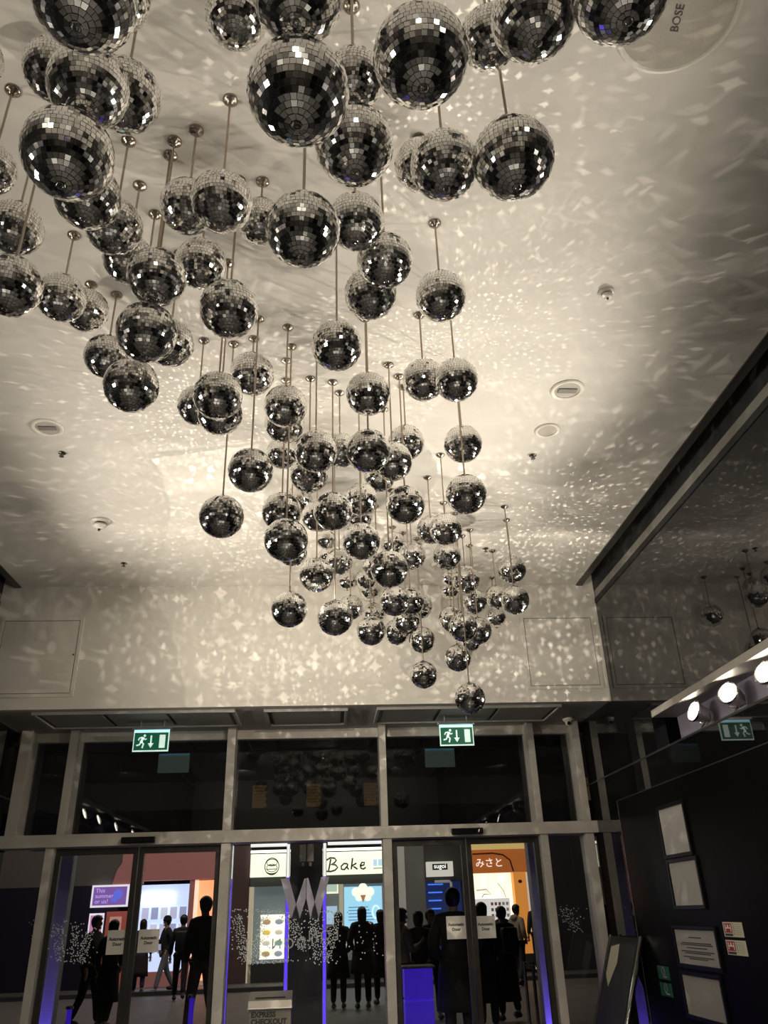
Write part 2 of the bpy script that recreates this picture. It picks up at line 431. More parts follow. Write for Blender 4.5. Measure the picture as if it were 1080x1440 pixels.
# ---------------------------------------------------------------- entrance frame
HZ0, HZ1 = 2.30, 2.42
sbox('trim_transom', (XL, FY, HZ0), (XR, FY + 0.30, HZ1), M['satin'])
sbox('trim_head', (XL, FY + 0.18, 3.39), (XR, FY + 0.31, SZ), M['satin'])
MULL = [(-3.30, -3.185), (-2.78, -2.69), (-1.08, -0.99), (0.596, 0.671), (2.283, 2.355), (2.80, 2.885)]
for i, (a, b) in enumerate(MULL):
    o = MB().box((a, FY, HZ1), (b, FY + 0.30, SZ), bevel=0.004).build('trim_mullion', M['satin']); struct(o)
for i, (a, b) in enumerate(zip(MULL, MULL[1:])):
    p = MB().box((a[1], FY + 0.235, HZ1), (b[0], FY + 0.247, 3.39)).build('window_%d' % (i + 1), M['glass_dark']); struct(p)
POSTS = [(-2.87, -2.79), (-1.085, -0.985), (0.61, 0.705), (2.31, 2.395), (2.81, 2.90)]
for a, b in POSTS:
    o = MB().box((a, FY + 0.02, 0), (b, FY + 0.26, HZ0), bevel=0.004).build('trim_post', M['satin']); struct(o)
sbox('window_6', (XL, FY + 0.13, 0.0), (-2.87, FY + 0.142, HZ0), M['glass'])
sbox('window_7', (2.395, FY + 0.13, 0.0), (2.81, FY + 0.142, HZ0), M['glass'])
def slab_door(n, x0, x1):
    d = struct(MB().box((x0 + 0.055, FY + 0.118, 0.10), (x1 - 0.055, FY + 0.130, HZ0 - 0.075)).build('door_%d' % n, M['glass']))
    f = MB()
    f.box((x0 + 0.004, FY + 0.10, 0.01), (x0 + 0.055, FY + 0.15, HZ0 - 0.012)); f.box((x1 - 0.055, FY + 0.10, 0.01), (x1 - 0.004, FY + 0.15, HZ0 - 0.012))
    f.box((x0 + 0.055, FY + 0.10, HZ0 - 0.075), (x1 - 0.055, FY + 0.15, HZ0 - 0.012)); f.box((x0 + 0.055, FY + 0.10, 0.01), (x1 - 0.055, FY + 0.15, 0.10))
    f.build('door_frame', M['dark_frame'], d)
    return d
D1 = slab_door(1, -2.785, -1.938); D2 = slab_door(2, -1.938, -1.09)
D5 = slab_door(5, 0.71, 1.508); D6 = slab_door(6, 1.508, 2.306)
def pivot_door(n, x0, x1, hinge):
    d = struct(MB().box((x0 + 0.003, FY + 0.118, 0.012), (x1 - 0.003, FY + 0.130, HZ0 - 0.02)).build('door_%d' % n, M['glass']))
    a, b = (x1 - 0.075, x1 - 0.005) if hinge > 0 else (x0 + 0.005, x0 + 0.075)
    MB().box((a, FY + 0.10, HZ0 - 0.20), (b, FY + 0.148, HZ0 - 0.03), bevel=0.003).build('patch_fitting', M['dark_frame'], d)
    MB().box((a + 0.02, FY + 0.09, HZ0 - 0.245), (b - 0.02, FY + 0.15, HZ0 - 0.205), bevel=0.003).build('patch_lock', M['dark_frame'], d)
    return d
D3 = pivot_door(3, -0.975, -0.195, 1); D4 = pivot_door(4, -0.195, 0.605, -1)

# door sensors on the transom
for x, lab in ((-1.93, 'black door sensor bar on the transom over the left doors'), (1.51, 'black door sensor bar on the transom over the right doors')):
    t = thing('door_sensor', lab, 'sensor', (x, FY, 2.345), group='door sensors on the transom')
    MB().box((-0.17, -0.06, -0.028), (0.17, 0.0, 0.03), bevel=0.008).build('housing', M['black_plastic'], t)
    MB().box((0.07, -0.063, -0.012), (0.14, -0.058, 0.012)).build('lens', M['black_glass'], t)

# paper signs taped to the door glass
def paper_sign(x, z, w, h, rot, label):
    t = thing('paper_sign', label, 'sign', (x, FY + 0.117, z), group='paper signs on the door glass')
    t.rotation_euler = (0, rot, 0)
    MB().box((-w / 2, -0.0015, -h / 2), (w / 2, 0.0, h / 2)).build('sheet', M['paper'], t)
    lettering('lettering', 'Automatic\nDoor', h * 0.185, (0, -0.002, h * 0.02), M['ink'], t, depth=0.0006, lines=1.15, bold=0.0018)
paper_sign(-2.065, 1.416, 0.205, 0.215, 0.0, 'square Automatic Door paper on the far left door leaf')
paper_sign(-1.76, 1.418, 0.205, 0.205, 0.0, 'square Automatic Door paper right of the left doors\' meeting edge')
paper_sign(1.348, 1.438, 0.20, 0.21, 0.0, 'square Automatic Door paper left of the right doors\' meeting edge')
paper_sign(1.655, 1.432, 0.205, 0.205, 0.0, 'square Automatic Door paper on the far right door leaf')

# dots and lettering stuck to the glass
def dots(name, strokes, parent, seed, r=0.0072):
    rnd = random.Random(seed); b = MB(); seen = []
    for (x0, z0), (x1, z1), w, n, spread in strokes:
        for i in range(n):
            t = rnd.random(); off = rnd.uniform(-1, 1) * w / 2
            if rnd.random() < spread: off = rnd.gauss(0, w * 0.75); t = rnd.uniform(-0.08, 1.08)
            x = x0 + (x1 - x0) * t + off; z = z0 + (z1 - z0) * t + rnd.uniform(-0.01, 0.01)
            if any((x - a) ** 2 + (z - c) ** 2 < 0.00016 for a, c in seen): continue
            seen.append((x, z)); q = r * rnd.uniform(0.75, 1.1)
            b.prism([(x + q * math.cos(k * PI / 3), z + q * math.sin(k * PI / 3)) for k in range(6)], 0.0008)
    o = b.build(name, M['decal_dot'], parent); o.location.y = FY + 0.1168
    return o
dots('dot_decal', [((-0.895, 1.60), (-0.785, 1.21), 0.10, 300, 0.25), ((-0.715, 1.20), (-0.60, 1.62), 0.07, 180, 0.35),
                   ((-0.356, 1.60), (-0.23, 1.30), 0.10, 200, 0.3), ((-0.70, 1.19), (-0.35, 1.20), 0.10, 120, 0.3),
                   ((-0.92, 1.67), (-0.35, 1.63), 0.06, 90, 0.5)], D3, 3)
dots('dot_decal', [((-0.125, 1.59), (-0.045, 1.19), 0.11, 260, 0.25), ((0.022, 1.20), (0.135, 1.63), 0.085, 250, 0.2),
                   ((-0.18, 1.64), (0.10, 1.62), 0.05, 40, 0.5), ((0.40, 1.50), (0.50, 1.20), 0.18, 26, 0.4)], D4, 4)
dots('dot_decal', [((-2.47, 1.27), (-2.49, 1.57), 0.07, 130, 0.3), ((-2.40, 1.25), (-2.345, 1.53), 0.08, 230, 0.2), ((-2.685, 1.62), (-2.60, 1.27), 0.10, 120, 0.3)], D1, 5)
dots('dot_decal', [((2.50, 1.58), (2.60, 1.37), 0.12, 130, 0.3)], bpy.data.objects['window_7'], 6, 0.005)
dots('dot_decal', [((-2.90, 1.63), (-2.885, 1.42), 0.03, 30, 0.3)], bpy.data.objects['window_6'], 8, 0.005)
def wstroke(b, p, q, w=0.086):
    b.prism([(p[0] - w / 2, p[1]), (p[0] + w / 2, p[1]), (q[0] + w / 2, q[1]), (q[0] - w / 2, q[1])], 0.001)
b = MB(); wstroke(b, (-0.418, 1.945), (-0.300, 1.57)); b.prism([(-0.343, 1.57), (-0.257, 1.57), (-0.198, 1.75), (-0.198, 1.94), (-0.215, 1.94)], 0.001)
o = b.build('letter_decal', M['decal_grey'], D3); o.location.y = FY + 0.1158
b = MB(); wstroke(b, (0.002, 1.950), (-0.106, 1.57)); b.prism([(-0.149, 1.57), (-0.063, 1.57), (-0.175, 1.945), (-0.192, 1.945), (-0.192, 1.75)], 0.001)
o = b.build('letter_decal', M['decal_grey'], D4); o.location.y = FY + 0.1158
lettering('letter_decal', 'DON', 0.135, (-0.365, FY + 0.1150, 1.345), M['decal_grey'], D3, depth=0.001, spacing=1.25, mirror=True)
lettering('letter_decal', 'LON', 0.135, (-0.015, FY + 0.1150, 1.405), M['decal_grey'], D4, depth=0.001, spacing=1.25, mirror=True)

# ---------------------------------------------------------------- exit signs hung from the soffit
def exit_sign(x, label):
    t = thing('exit_sign', label, 'exit sign', (x, 8.55, SZ), group='green exit signs over the doors')
    MB().box((-0.20, -0.035, -0.115), (0.20, 0.035, -0.085), bevel=0.004).build('housing', M['lamp_can'], t)
    MB().tube([(-0.12, 0, -0.09), (-0.12, 0, 0.0)], 0.006).build('hanger', M['lamp_can'], t)
    MB().tube([(0.12, 0, -0.09), (0.12, 0, 0.0)], 0.006).build('hanger', M['lamp_can'], t)
    MB().box((-0.18, -0.012, -0.13), (0.18, 0.012, -0.115)).build('light_tube', M['exit_cyan'], t)
    MB().box((-0.182, -0.010, -0.332), (0.182, 0.006, -0.13)).build('border', M['exit_white'], t)
    MB().box((-0.172, -0.0125, -0.320), (0.172, -0.009, -0.142)).build('face', M['exit_green'], t)
    p = MB(); y = -0.0145
    p.box((0.085, y, -0.298), (0.145, y + 0.002, -0.165))                                  # doorway
    p.box((-0.008, y, -0.255), (0.008, y + 0.002, -0.170)); p.prism([(-0.030, -0.250), (0.030, -0.250), (0.0, -0.298)], 0.002, Matrix.Translation((0, y, 0)))
    p.lathe([(0, 0), (0.013, 0), (0.013, 0.002), (0, 0.002)], 14, Matrix.Translation((-0.068, y + 0.002, -0.172)) @ Matrix.Rotation(PI / 2, 4, 'X'))
    for st, w in (([(-0.082, -0.190), (-0.100, -0.238)], 0.026), ([(-0.084, -0.192), (-0.060, -0.212), (-0.046, -0.203)], 0.012),
                  ([(-0.090, -0.190), (-0.118, -0.195), (-0.130, -0.218)], 0.012), ([(-0.098, -0.235), (-0.074, -0.255), (-0.084, -0.298)], 0.016),
                  ([(-0.102, -0.235), (-0.112, -0.262), (-0.145, -0.272)], 0.015)):
        p.ribbon(st, w, y, y + 0.002)
    p.build('pictogram', M['exit_white'], t)
exit_sign(-1.81, 'green running-man exit sign hanging over the left doors')
exit_sign(1.40, 'green running-man exit sign hanging over the right doors')

# security camera on the soffit
t = thing('security_camera', 'small white dome security camera under the soffit by the right wall', 'camera', (2.72, 8.80, SZ))
MB().lathe([(0, 0), (0.062, 0), (0.065, -0.02), (0.055, -0.045), (0.045, -0.05), (0, -0.05)], 24).build('base', M['white_plastic'], t, True)
MB().ball((0, 0, -0.055), 0.042, 18).build('dome', M['white_plastic'], t, True)
MB().lathe([(0, 0.02), (0.019, 0.02), (0.019, 0), (0, 0)], 14, Matrix.Translation((-0.012, -0.034, -0.078)) @ Matrix.Rotation(math.radians(60), 4, 'X')).build('lens', M['black_plastic'], t)

# ---------------------------------------------------------------- spotlights in the side niches
lens_n = 0
def spotlight(x, y, z, d, label, power):
    """a round lamp on a yoke; d is the direction it shines"""
    d = Vector(d).normalized()
    t = thing('spotlight', label, 'spotlight', (x, y, 2.80), group='spotlights in the wall niches')
    c = Vector((0, 0, z - 2.80)); R = Matrix.Translation(c) @ d.to_track_quat('Z', 'Y').to_matrix().to_4x4()
    MB().lathe([(0.035, -0.10), (0.052, -0.095), (0.062, -0.05), (0.080, 0.03), (0.083, 0.045), (0.074, 0.045), (0.070, 0.030), (0, 0.030)], 28, R).build('housing', M['lamp_can'], t, False)
    MB().lathe([(0.078, 0.036), (0.089, 0.036), (0.091, 0.050), (0.085, 0.056), (0.076, 0.052)], 28, R, True).build('bezel', M['chrome'], t)
    MB().lathe([(0, 0.046), (0.045, 0.046), (0.078, 0.038), (0.078, 0.034), (0, 0.034)], 28, R).build('lens', M['lamp_lens'], t)
    MB().tube([(0, 0, 0.0), (0, 0, 0.05), tuple(c - d * 0.05 + Vector((0, 0, -0.055)))], 0.014, 10).build('stem', M['chrome'], t)
    s = Vector((-d.y, d.x, 0)).normalized() * 0.068; b0 = c - d * 0.05
    MB().tube([b0 + s, b0 + s * 1.1 + Vector((0, 0, -0.05)), b0 + Vector((0, 0, -0.075)), b0 - s * 1.1 + Vector((0, 0, -0.05)), b0 - s], 0.006, 6).build('yoke', M['chrome'], t)
    l = bpy.data.lights.new('spot_beam', 'SPOT'); l.energy = SPOT_W * power; l.color = WARM
    l.spot_size = math.radians(92); l.spot_blend = 0.9; l.shadow_soft_size = 0.02
    o = bpy.data.objects.new('spot_beam', l); COL.objects.link(o); o.parent = t
    o.matrix_local = look_matrix(c + d * 0.09, d)
LX = XR + 0.10
for i, (y, d, lab) in enumerate(((6.32, (-0.9, -0.12, 0.31), 'leftmost of the three glowing spotlights in the right wall niche'),
                                 (5.73, (-0.8, -0.45, 0.31), 'middle one of the three glowing spotlights in the right wall niche'),
                                 (5.16, (-0.86, -0.33, 0.31), 'rightmost glowing spotlight in the right wall niche, at the photo edge'))):
    spotlight(LX, y, 2.975, d, lab, 1.0)
for y in (4.0, 2.8, 1.5, 0.2):
    spotlight(LX, y, 2.975, (-0.9, -0.05, 0.31), 'glowing spotlight further along the right wall niche, out of the photo', 0.45)
for y, pw in ((6.7, 0.45), (6.2, 0.9), (5.4, 0.8), (4.3, 0.55), (3.0, 0.5), (1.7, 0.45), (0.3, 0.45)):
    spotlight(XL - 0.10, y, 2.975, (0.9, 0.06, 0.31), 'glowing spotlight in the left wall niche, out of the photo', pw)

# ---------------------------------------------------------------- fittings on the ceiling
t = thing('ceiling_speaker', 'big round flush speaker with a maker\'s word, top right of the ceiling', 'speaker', (1.40, 1.83, CZ))
MB().lathe([(0, 0), (0.245, 0), (0.245, -0.010), (0.232, -0.014), (0.22, -0.008), (0, -0.008)], 48).build('rim', M['white_plastic'], t)
MB().lathe([(0, -0.004), (0.222, -0.004), (0.222, -0.012), (0, -0.012)], 48).build('grille', M['speaker_cloth'], t)
me = text_mesh('BOSE', 0.048, 0.002, shear=0.2); me.materials.append(M['fixture_dark'])
o = bpy.data.objects.new('lettering', me); COL.objects.link(o); o.parent = t
o.location = (0.0, 0.01, -0.0135); o.rotation_euler = (PI / 2, 0, math.radians(-98))
def recessed_disc(x, y, r, label, dark=False, slat=False):
    t = thing('recessed_fitting', label, 'ceiling fitting', (x, y, CZ))
    MB().lathe([(r * 0.74, -0.001), (r, -0.001), (r, -0.006), (r * 0.92, -0.012), (r * 0.76, -0.008)], 36, None, True).build('rim', M['white_plastic'], t)
    MB().lathe([(0, -0.001), (r * 0.76, -0.001), (r * 0.76, -0.004), (0, -0.005)], 36).build('face', M['speaker_cloth'], t)
    if slat:
        MB().box((-r * 0.55, -r * 0.2, -0.012), (r * 0.55, r * 0.2, -0.004)).build('slat', M['grey_band'], t)
    return t
recessed_disc(1.655, 4.37, 0.118, 'round recessed fitting with a bright ring, right side of the ceiling', slat=True)
recessed_disc(1.645, 4.88, 0.095, 'smaller faint round fitting just beyond the ringed one on the right')
recessed_disc(-1.99, 4.91, 0.112, 'round recessed fitting on the left side of the ceiling', slat=True)
def smoke_detector(x, y, s, label):
    t = thing('smoke_detector', label, 'smoke detector', (x, y, CZ))
    MB().lathe([(0, 0), (0.062 * s, 0), (0.062 * s, -0.012 * s), (0.05 * s, -0.02 * s), (0, -0.02 * s)], 28).build('base', M['white_plastic'], t, False)
    MB().lathe([(0, -0.018 * s), (0.036 * s, -0.018 * s), (0.036 * s, -0.034 * s), (0, -0.034 * s)], 24).build('chamber', M['fixture_dark'], t)
    MB().lathe([(0, -0.032 * s), (0.044 * s, -0.032 * s), (0.044 * s, -0.042 * s), (0.03 * s, -0.055 * s), (0.012 * s, -0.060 * s), (0, -0.060 * s)], 24).build('head', M['white_plastic'], t)
    MB().lathe([(0, -0.058 * s), (0.010 * s, -0.058 * s), (0.008 * s, -0.072 * s), (0, -0.074 * s)], 12).build('tip', M['fixture_dark'], t)
smoke_detector(-1.995, 6.42, 1.35, 'tiered smoke detector hanging from the ceiling, lower left')
smoke_detector(1.62, 3.41, 0.75, 'small smoke detector on the right side of the ceiling, above the round fittings')
def sprinkler(x, y, label):
    t = thing('sprinkler', label, 'sprinkler', (x, y, CZ), group='sprinkler heads in the ceiling')
    MB().lathe([(0, 0), (0.030, 0), (0.028, -0.006), (0.014, -0.010), (0, -0.010)], 18).build('escutcheon', M['rose'], t)
    MB().lathe([(0, -0.008), (0.008, -0.008), (0.006, -0.028), (0.018, -0.030), (0.018, -0.033), (0, -0.034)], 14).build('head', M['fixture_dark'], t)
sprinkler(1.62, 5.24, 'tiny sprinkler head on the right side of the ceiling, beyond the round fittings')
sprinkler(-1.99, 5.26, 'tiny sprinkler head on the left side of the ceiling, beside the round fitting')
sprinkler(-2.0, 7.37, 'tiny sprinkler head on the left side of the ceiling, near the bulkhead')
sprinkler(1.57, 7.02, 'tiny sprinkler head right of the swarm, close to the bulkhead')

# ---------------------------------------------------------------- the mirror balls
def facet_mesh(seed, rows=26):
    """unit ball of flat mirror tiles, every tile a little out of true, over a dark core"""
    rnd = random.Random(seed); me = bpy.data.meshes.new('mirror_tiles'); vs = []; fs = []; mi = []
    bm = bmesh.new(); bmesh.ops.create_uvsphere(bm, u_segments=40, v_segments=24, radius=0.982)
    off = 0
    for v in bm.verts: vs.append(tuple(v.co))
    bm.verts.index_update()
    for f in bm.faces: fs.append([v.index for v in f.verts]); mi.append(1)
    bm.free()
    for i in range(rows):
        t0 = PI * (i + 0.045) / rows; t1 = PI * (i + 0.955) / rows; tm = (t0 + t1) / 2
        n = max(5, int(round(2 * rows * math.sin(tm)))); ph0 = rnd.random() * 2 * PI
        for k in range(n):
            a0 = ph0 + 2 * PI * (k + 0.045) / n; a1 = ph0 + 2 * PI * (k + 0.955) / n; am = (a0 + a1) / 2
            c = Vector((math.sin(tm) * math.cos(am), math.sin(tm) * math.sin(am), math.cos(tm)))
            e = Vector((-math.sin(am), math.cos(am), 0)); u = c.cross(e)
            nn = (c + e * rnd.gauss(0, 0.05) + u * rnd.gauss(0, 0.05)).normalized()
            q = []
            for t, a in ((t0, a0), (t1, a0), (t1, a1), (t0, a1)):
                p = Vector((math.sin(t) * math.cos(a), math.sin(t) * math.sin(a), math.cos(t)))
                p = p - nn * ((p - c * 0.999).dot(nn))          # flatten onto the tile's own plane
                q.append(len(vs)); vs.append(tuple(p))
            fs.append(q); mi.append(0)
    me.from_pydata(vs, [], fs); me.materials.append(M['mirror']); me.materials.append(M['grout'])
    me.polygons.foreach_set('material_index', mi)
    me.update(); return me
FACETS = [facet_mesh(s) for s in (11, 12, 13, 14)]
ROD_ME = MB().lathe([(0.0052, 0), (0.0052, 1.0)], 12).mesh('rod', M['rod'], False)
ROSE_ME = MB().lathe([(0, 0), (0.033, 0), (0.033, -0.006), (0.026, -0.013), (0.014, -0.018), (0.010, -0.026), (0, -0.026)], 24).mesh('ceiling_rose', M['rose'], True)
CAP_ME = MB().lathe([(0.10, -1.0), (0.10, -1.02), (0.075, -1.03), (0.05, -1.02), (0.045, -0.99), (0, -0.985)], 20).mesh('end_cap', M['cap'], True)
COLLAR_ME = MB().lathe([(0.15, 0.985), (0.14, 1.03), (0.07, 1.05), (0.065, 1.10), (0, 1.10)], 20).mesh('collar', M['cap'], True)
BALLS = [
  (-0.562, 1.132, 3.515, 0.12, 'largest mirror ball cut by the top edge near the left corner'),
  (-0.672, 1.535, 4.211, 0.1105, 'mirror ball at the top edge hidden behind the largest top-left ball'),
  (-0.934, 1.803, 4.22, 0.1062, 'mirror ball in the left cluster peeking out left behind a nearer one'),
  (-0.756, 1.678, 3.963, 0.1266, 'large mirror ball just above the biggest left-hand ball, bottom cap visible'),
  (-0.707, 1.852, 4.168, 0.1249, 'mirror ball half hidden right behind the large upper-left one'),
  (-0.789, 1.71, 3.692, 0.1367, 'biggest whole mirror ball on the left, hanging lowest and nearest there'),
  (-1.336, 2.279, 4.287, 0.0988, 'mirror ball cut by the left edge, level with the biggest left ball'),
  (-1.353, 2.045, 4.623, 0.0866, 'sliver of a mirror ball at the left edge near the top'),
  (-0.88, 2.13, 3.985, 0.12, 'mirror ball tucked directly under and behind the biggest left ball'),
  (-0.902, 2.508, 4.233, 0.12, 'mirror ball lower right of the one tucked under the biggest left ball'),
  (-1.379, 2.651, 4.358, 0.12, 'mirror ball at the left edge crossed by two thin rods'),
  (-1.228, 2.429, 3.82, 0.12, 'lowest mirror ball cut by the left edge'),
  (-1.304, 3.085, 4.351, 0.12, 'middle mirror ball of the row of three hanging at far left'),
  (-1.311, 3.445, 4.585, 0.12, 'rightmost rear mirror ball of the row of three at far left'),
  (-0.903, 2.756, 4.293, 0.1141, 'mirror ball mostly hidden, left behind the one directly above the left four'),
  (-0.695, 2.501, 3.95, 0.119, 'mirror ball directly above the front ball of the left group of four'),
  (-0.589, 2.818, 4.334, 0.12, 'mirror ball behind and right of the one directly above the left four'),
  (-0.727, 2.578, 3.725, 0.1214, 'large mirror ball in the left group of four, in front and on top'),
  (-0.783, 3.196, 4.17, 0.12, 'mirror ball half hidden right behind the front ball of the left four'),
  (-1.188, 3.522, 4.333, 0.12, 'leftmost rear mirror ball of the left group of four'),
  (-0.863, 2.931, 3.716, 0.12, 'lowest mirror ball of the left group of four'),
  (-0.587, 2.44, 4.29, 0.1168, 'left rear mirror ball of the pair under the row of small ceiling roses'),
  (-0.42, 2.283, 4.149, 0.1223, 'front mirror ball of the pair hanging from the two left ceiling roses'),
  (-0.311, 2.709, 4.503, 0.1086, 'smaller mirror ball wedged behind between two larger ones, upper middle'),
  (-0.077, 1.873, 3.577, 0.12, 'large mirror ball on a thick visible rod right below the biggest middle ball'),
  (0.119, 2.368, 4.153, 0.1176, 'mirror ball right behind the large one on a thick rod, upper middle'),
  (-0.424, 2.707, 3.969, 0.1279, 'lone mirror ball hanging below the left ceiling-rose pair on a long rod'),
  (0.253, 2.575, 4.146, 0.1214, 'upper front mirror ball of the overlapping pair left of a lone ball'),
  (0.204, 2.816, 4.173, 0.121, 'lower rear mirror ball of the overlapping pair at upper centre'),
  (0.557, 2.935, 4.278, 0.1248, 'lone mirror ball on a short rod with its ceiling rose in clear view'),
  (0.049, 2.999, 4.013, 0.12, 'lone mirror ball at centre hanging left of the overlapping pair'),
  (0.226, 3.536, 4.121, 0.12, 'mirror ball at centre with another hanging directly below it'),
  (0.552, 3.638, 4.295, 0.1212, 'left rear mirror ball of the touching pair right of centre'),
  (0.701, 3.456, 4.163, 0.119, 'right front mirror ball of the touching pair, top of a string of three'),
  (0.859, 4.198, 4.219, 0.1205, 'middle mirror ball of the vertical string of three on the right'),
  (0.828, 4.082, 3.796, 0.1195, 'bottom mirror ball of the vertical string of three on the right'),
  (0.519, 4.361, 4.328, 0.1182, 'rear mirror ball touching two others just right of centre'),
  (0.402, 4.123, 4.041, 0.121, 'mirror ball squeezed behind a darker one, just right of centre'),
  (0.229, 3.677, 3.843, 0.12, 'dark front mirror ball directly below another at centre'),
  (0.089, 4.439, 4.312, 0.1164, 'mirror ball mostly hidden between two larger ones at centre'),
  (-0.06, 3.916, 3.981, 0.1226, 'front mirror ball left of the dark centre one'),
  (-0.233, 3.773, 4.196, 0.1229, 'upper mirror ball of an overlapping pair left of centre'),
  (-0.256, 4.097, 4.288, 0.1211, 'lower mirror ball emerging below its overlapping twin left of centre'),
  (-0.446, 3.885, 4.501, 0.1324, 'mirror ball on a short rod right of the group of three, centre left'),
  (-0.534, 3.253, 3.896, 0.12, 'front mirror ball of the group of three, centre left'),
  (-0.753, 3.911, 4.288, 0.1179, 'left rear mirror ball of the group of three, centre left'),
  (-0.572, 3.599, 4.025, 0.12, 'bottom mirror ball of the group of three, centre left'),
  (-0.404, 3.701, 3.73, 0.12, 'lone mirror ball on a long rod against the pale ceiling, left of centre'),
  (-0.575, 3.941, 3.573, 0.121, 'lowest lone mirror ball on the left, hanging clear of all others'),
  (-0.316, 4.925, 4.58, 0.1172, 'small far mirror ball about 37 percent across and 44 percent down the photo'),
  (-0.106, 4.282, 4.039, 0.1187, 'mirror ball showing below the front ball left of the dark centre one'),
  (-0.269, 4.307, 3.789, 0.12, 'mirror ball half covered by the big dark one at lower left of the swarm'),
  (-0.222, 5.689, 4.601, 0.1089, 'small far mirror ball about 39 percent across and 49 percent down the photo'),
  (-0.068, 5.452, 4.334, 0.12, 'small far mirror ball about 41 percent across and 50 percent down the photo'),
  (0.041, 4.318, 3.8, 0.1195, 'mirror ball on a short rod at the heart of the dense swarm'),
  (-0.219, 3.955, 3.439, 0.12, 'big dark mirror ball at the lower left of the dense swarm'),
  (-0.272, 5.873, 4.223, 0.12, 'small far mirror ball about 38 percent across and 54 percent down the photo'),
  (0.252, 5.011, 4.251, 0.12, 'small far mirror ball about 47 percent across and 49 percent down the photo'),
  (0.286, 5.996, 4.601, 0.1087, 'small far mirror ball about 47 percent across and 50 percent down the photo'),
  (0.481, 4.245, 3.81, 0.119, 'dark mirror ball at the right of the dense swarm, left of the overlapping pair'),
  (0.41, 5.262, 4.582, 0.12, 'small far mirror ball about 49 percent across and 47 percent down the photo'),
  (0.224, 4.565, 3.713, 0.12, 'dark front mirror ball near the middle of the dense swarm'),
  (0.403, 4.632, 3.549, 0.12, 'dark front mirror ball, lower right of the middle of the dense swarm'),
  (0.428, 6.125, 4.191, 0.1198, 'small far mirror ball about 49 percent across and 55 percent down the photo'),
  (-0.065, 5.08, 3.694, 0.12, "mirror ball at left of the swarm's lower half, just above a hanging one"),
  (-0.243, 5.034, 3.427, 0.1205, 'leftmost low mirror ball hanging in front of the bulkhead'),
  (0.062, 5.093, 3.386, 0.12, 'second low mirror ball from the left in front of the bulkhead'),
  (0.374, 6.24, 3.674, 0.1202, 'third low mirror ball from the left in front of the bulkhead'),
  (0.664, 7.083, 3.938, 0.12, 'small far mirror ball about 52 percent across and 62 percent down the photo'),
  (0.717, 6.66, 3.903, 0.12, 'small far mirror ball about 53 percent across and 61 percent down the photo'),
  (0.539, 5.82, 3.777, 0.12, 'small far mirror ball about 51 percent across and 59 percent down the photo'),
  (0.717, 6.303, 3.951, 0.121, 'small far mirror ball about 53 percent across and 59 percent down the photo'),
  (0.888, 7.05, 4.179, 0.1214, 'small far mirror ball about 55 percent across and 59 percent down the photo'),
  (0.877, 6.915, 3.807, 0.12, 'mirror ball directly above the second-lowest one, in front of the bulkhead'),
  (0.86, 6.791, 3.45, 0.1186, 'second-lowest mirror ball, hanging in front of the bulkhead'),
  (1.131, 6.125, 3.077, 0.1193, "lowest mirror ball of all, hanging across the bulkhead's bottom edge"),
  (1.176, 6.805, 3.604, 0.12, 'mirror ball between the lowest one and the bright lower-right bunch'),
  (1.392, 7.776, 3.942, 0.1086, 'small far mirror ball about 60 percent across and 64 percent down the photo'),
  (1.143, 6.256, 3.704, 0.1212, 'bright front mirror ball of the lower-right bunch'),
  (1.167, 6.939, 4.01, 0.1219, 'small far mirror ball about 59 percent across and 60 percent down the photo'),
  (1.341, 6.596, 3.784, 0.1181, 'bright mirror ball right beside the front one of the lower-right bunch'),
  (1.444, 7.538, 3.986, 0.1094, 'small far mirror ball about 61 percent across and 63 percent down the photo'),
  (1.775, 7.776, 4.321, 0.1144, 'small dark mirror ball at the right edge of the lower-right bunch'),
  (1.573, 6.117, 3.889, 0.12, 'rightmost mirror ball of the whole swarm'),
  (1.646, 6.383, 4.276, 0.1246, 'mirror ball at far right on its own rod, above the rightmost one'),
  (1.647, 7.072, 4.276, 0.1155, 'small far mirror ball about 65 percent across and 58 percent down the photo'),
  (1.397, 6.949, 4.188, 0.12, 'small far mirror ball about 62 percent across and 59 percent down the photo'),
  (1.291, 6.728, 4.323, 0.1309, 'small far mirror ball about 61 percent across and 57 percent down the photo'),
  (1.3, 7.686, 4.598, 0.1115, 'small far mirror ball about 59 percent across and 58 percent down the photo'),
  (1.263, 7.369, 4.606, 0.1042, 'small far mirror ball about 59 percent across and 56 percent down the photo'),
  (1.02, 6.05, 4.261, 0.1195, 'small far mirror ball about 58 percent across and 54 percent down the photo'),
  (0.888, 5.244, 4.126, 0.1212, 'front mirror ball of the overlapping pair under two small ceiling roses, right'),
  (0.829, 5.603, 4.292, 0.1126, 'left rear mirror ball of the overlapping pair under two small roses, right'),
  (0.735, 6.184, 4.321, 0.119, 'small far mirror ball about 54 percent across and 54 percent down the photo'),
  (0.612, 6.536, 4.596, 0.1136, 'small far mirror ball about 51 percent across and 53 percent down the photo'),
  (0.003, 6.495, 4.62, 0.0898, 'small far mirror ball about 42 percent across and 53 percent down the photo'),
  (0.118, 6.47, 4.393, 0.12, 'small far mirror ball about 44 percent across and 55 percent down the photo'),
  (0.031, 6.836, 4.616, 0.0936, 'small far mirror ball about 43 percent across and 54 percent down the photo'),
  (0.214, 7.463, 4.609, 0.1009, 'small far mirror ball about 45 percent across and 57 percent down the photo'),
  (0.41, 7.355, 4.58, 0.1176, 'small far mirror ball about 48 percent across and 57 percent down the photo'),
  (0.458, 7.722, 4.601, 0.1152, 'small far mirror ball about 48 percent across and 58 percent down the photo'),
  (0.232, 7.014, 4.156, 0.12, 'small far mirror ball about 46 percent across and 59 percent down the photo'),
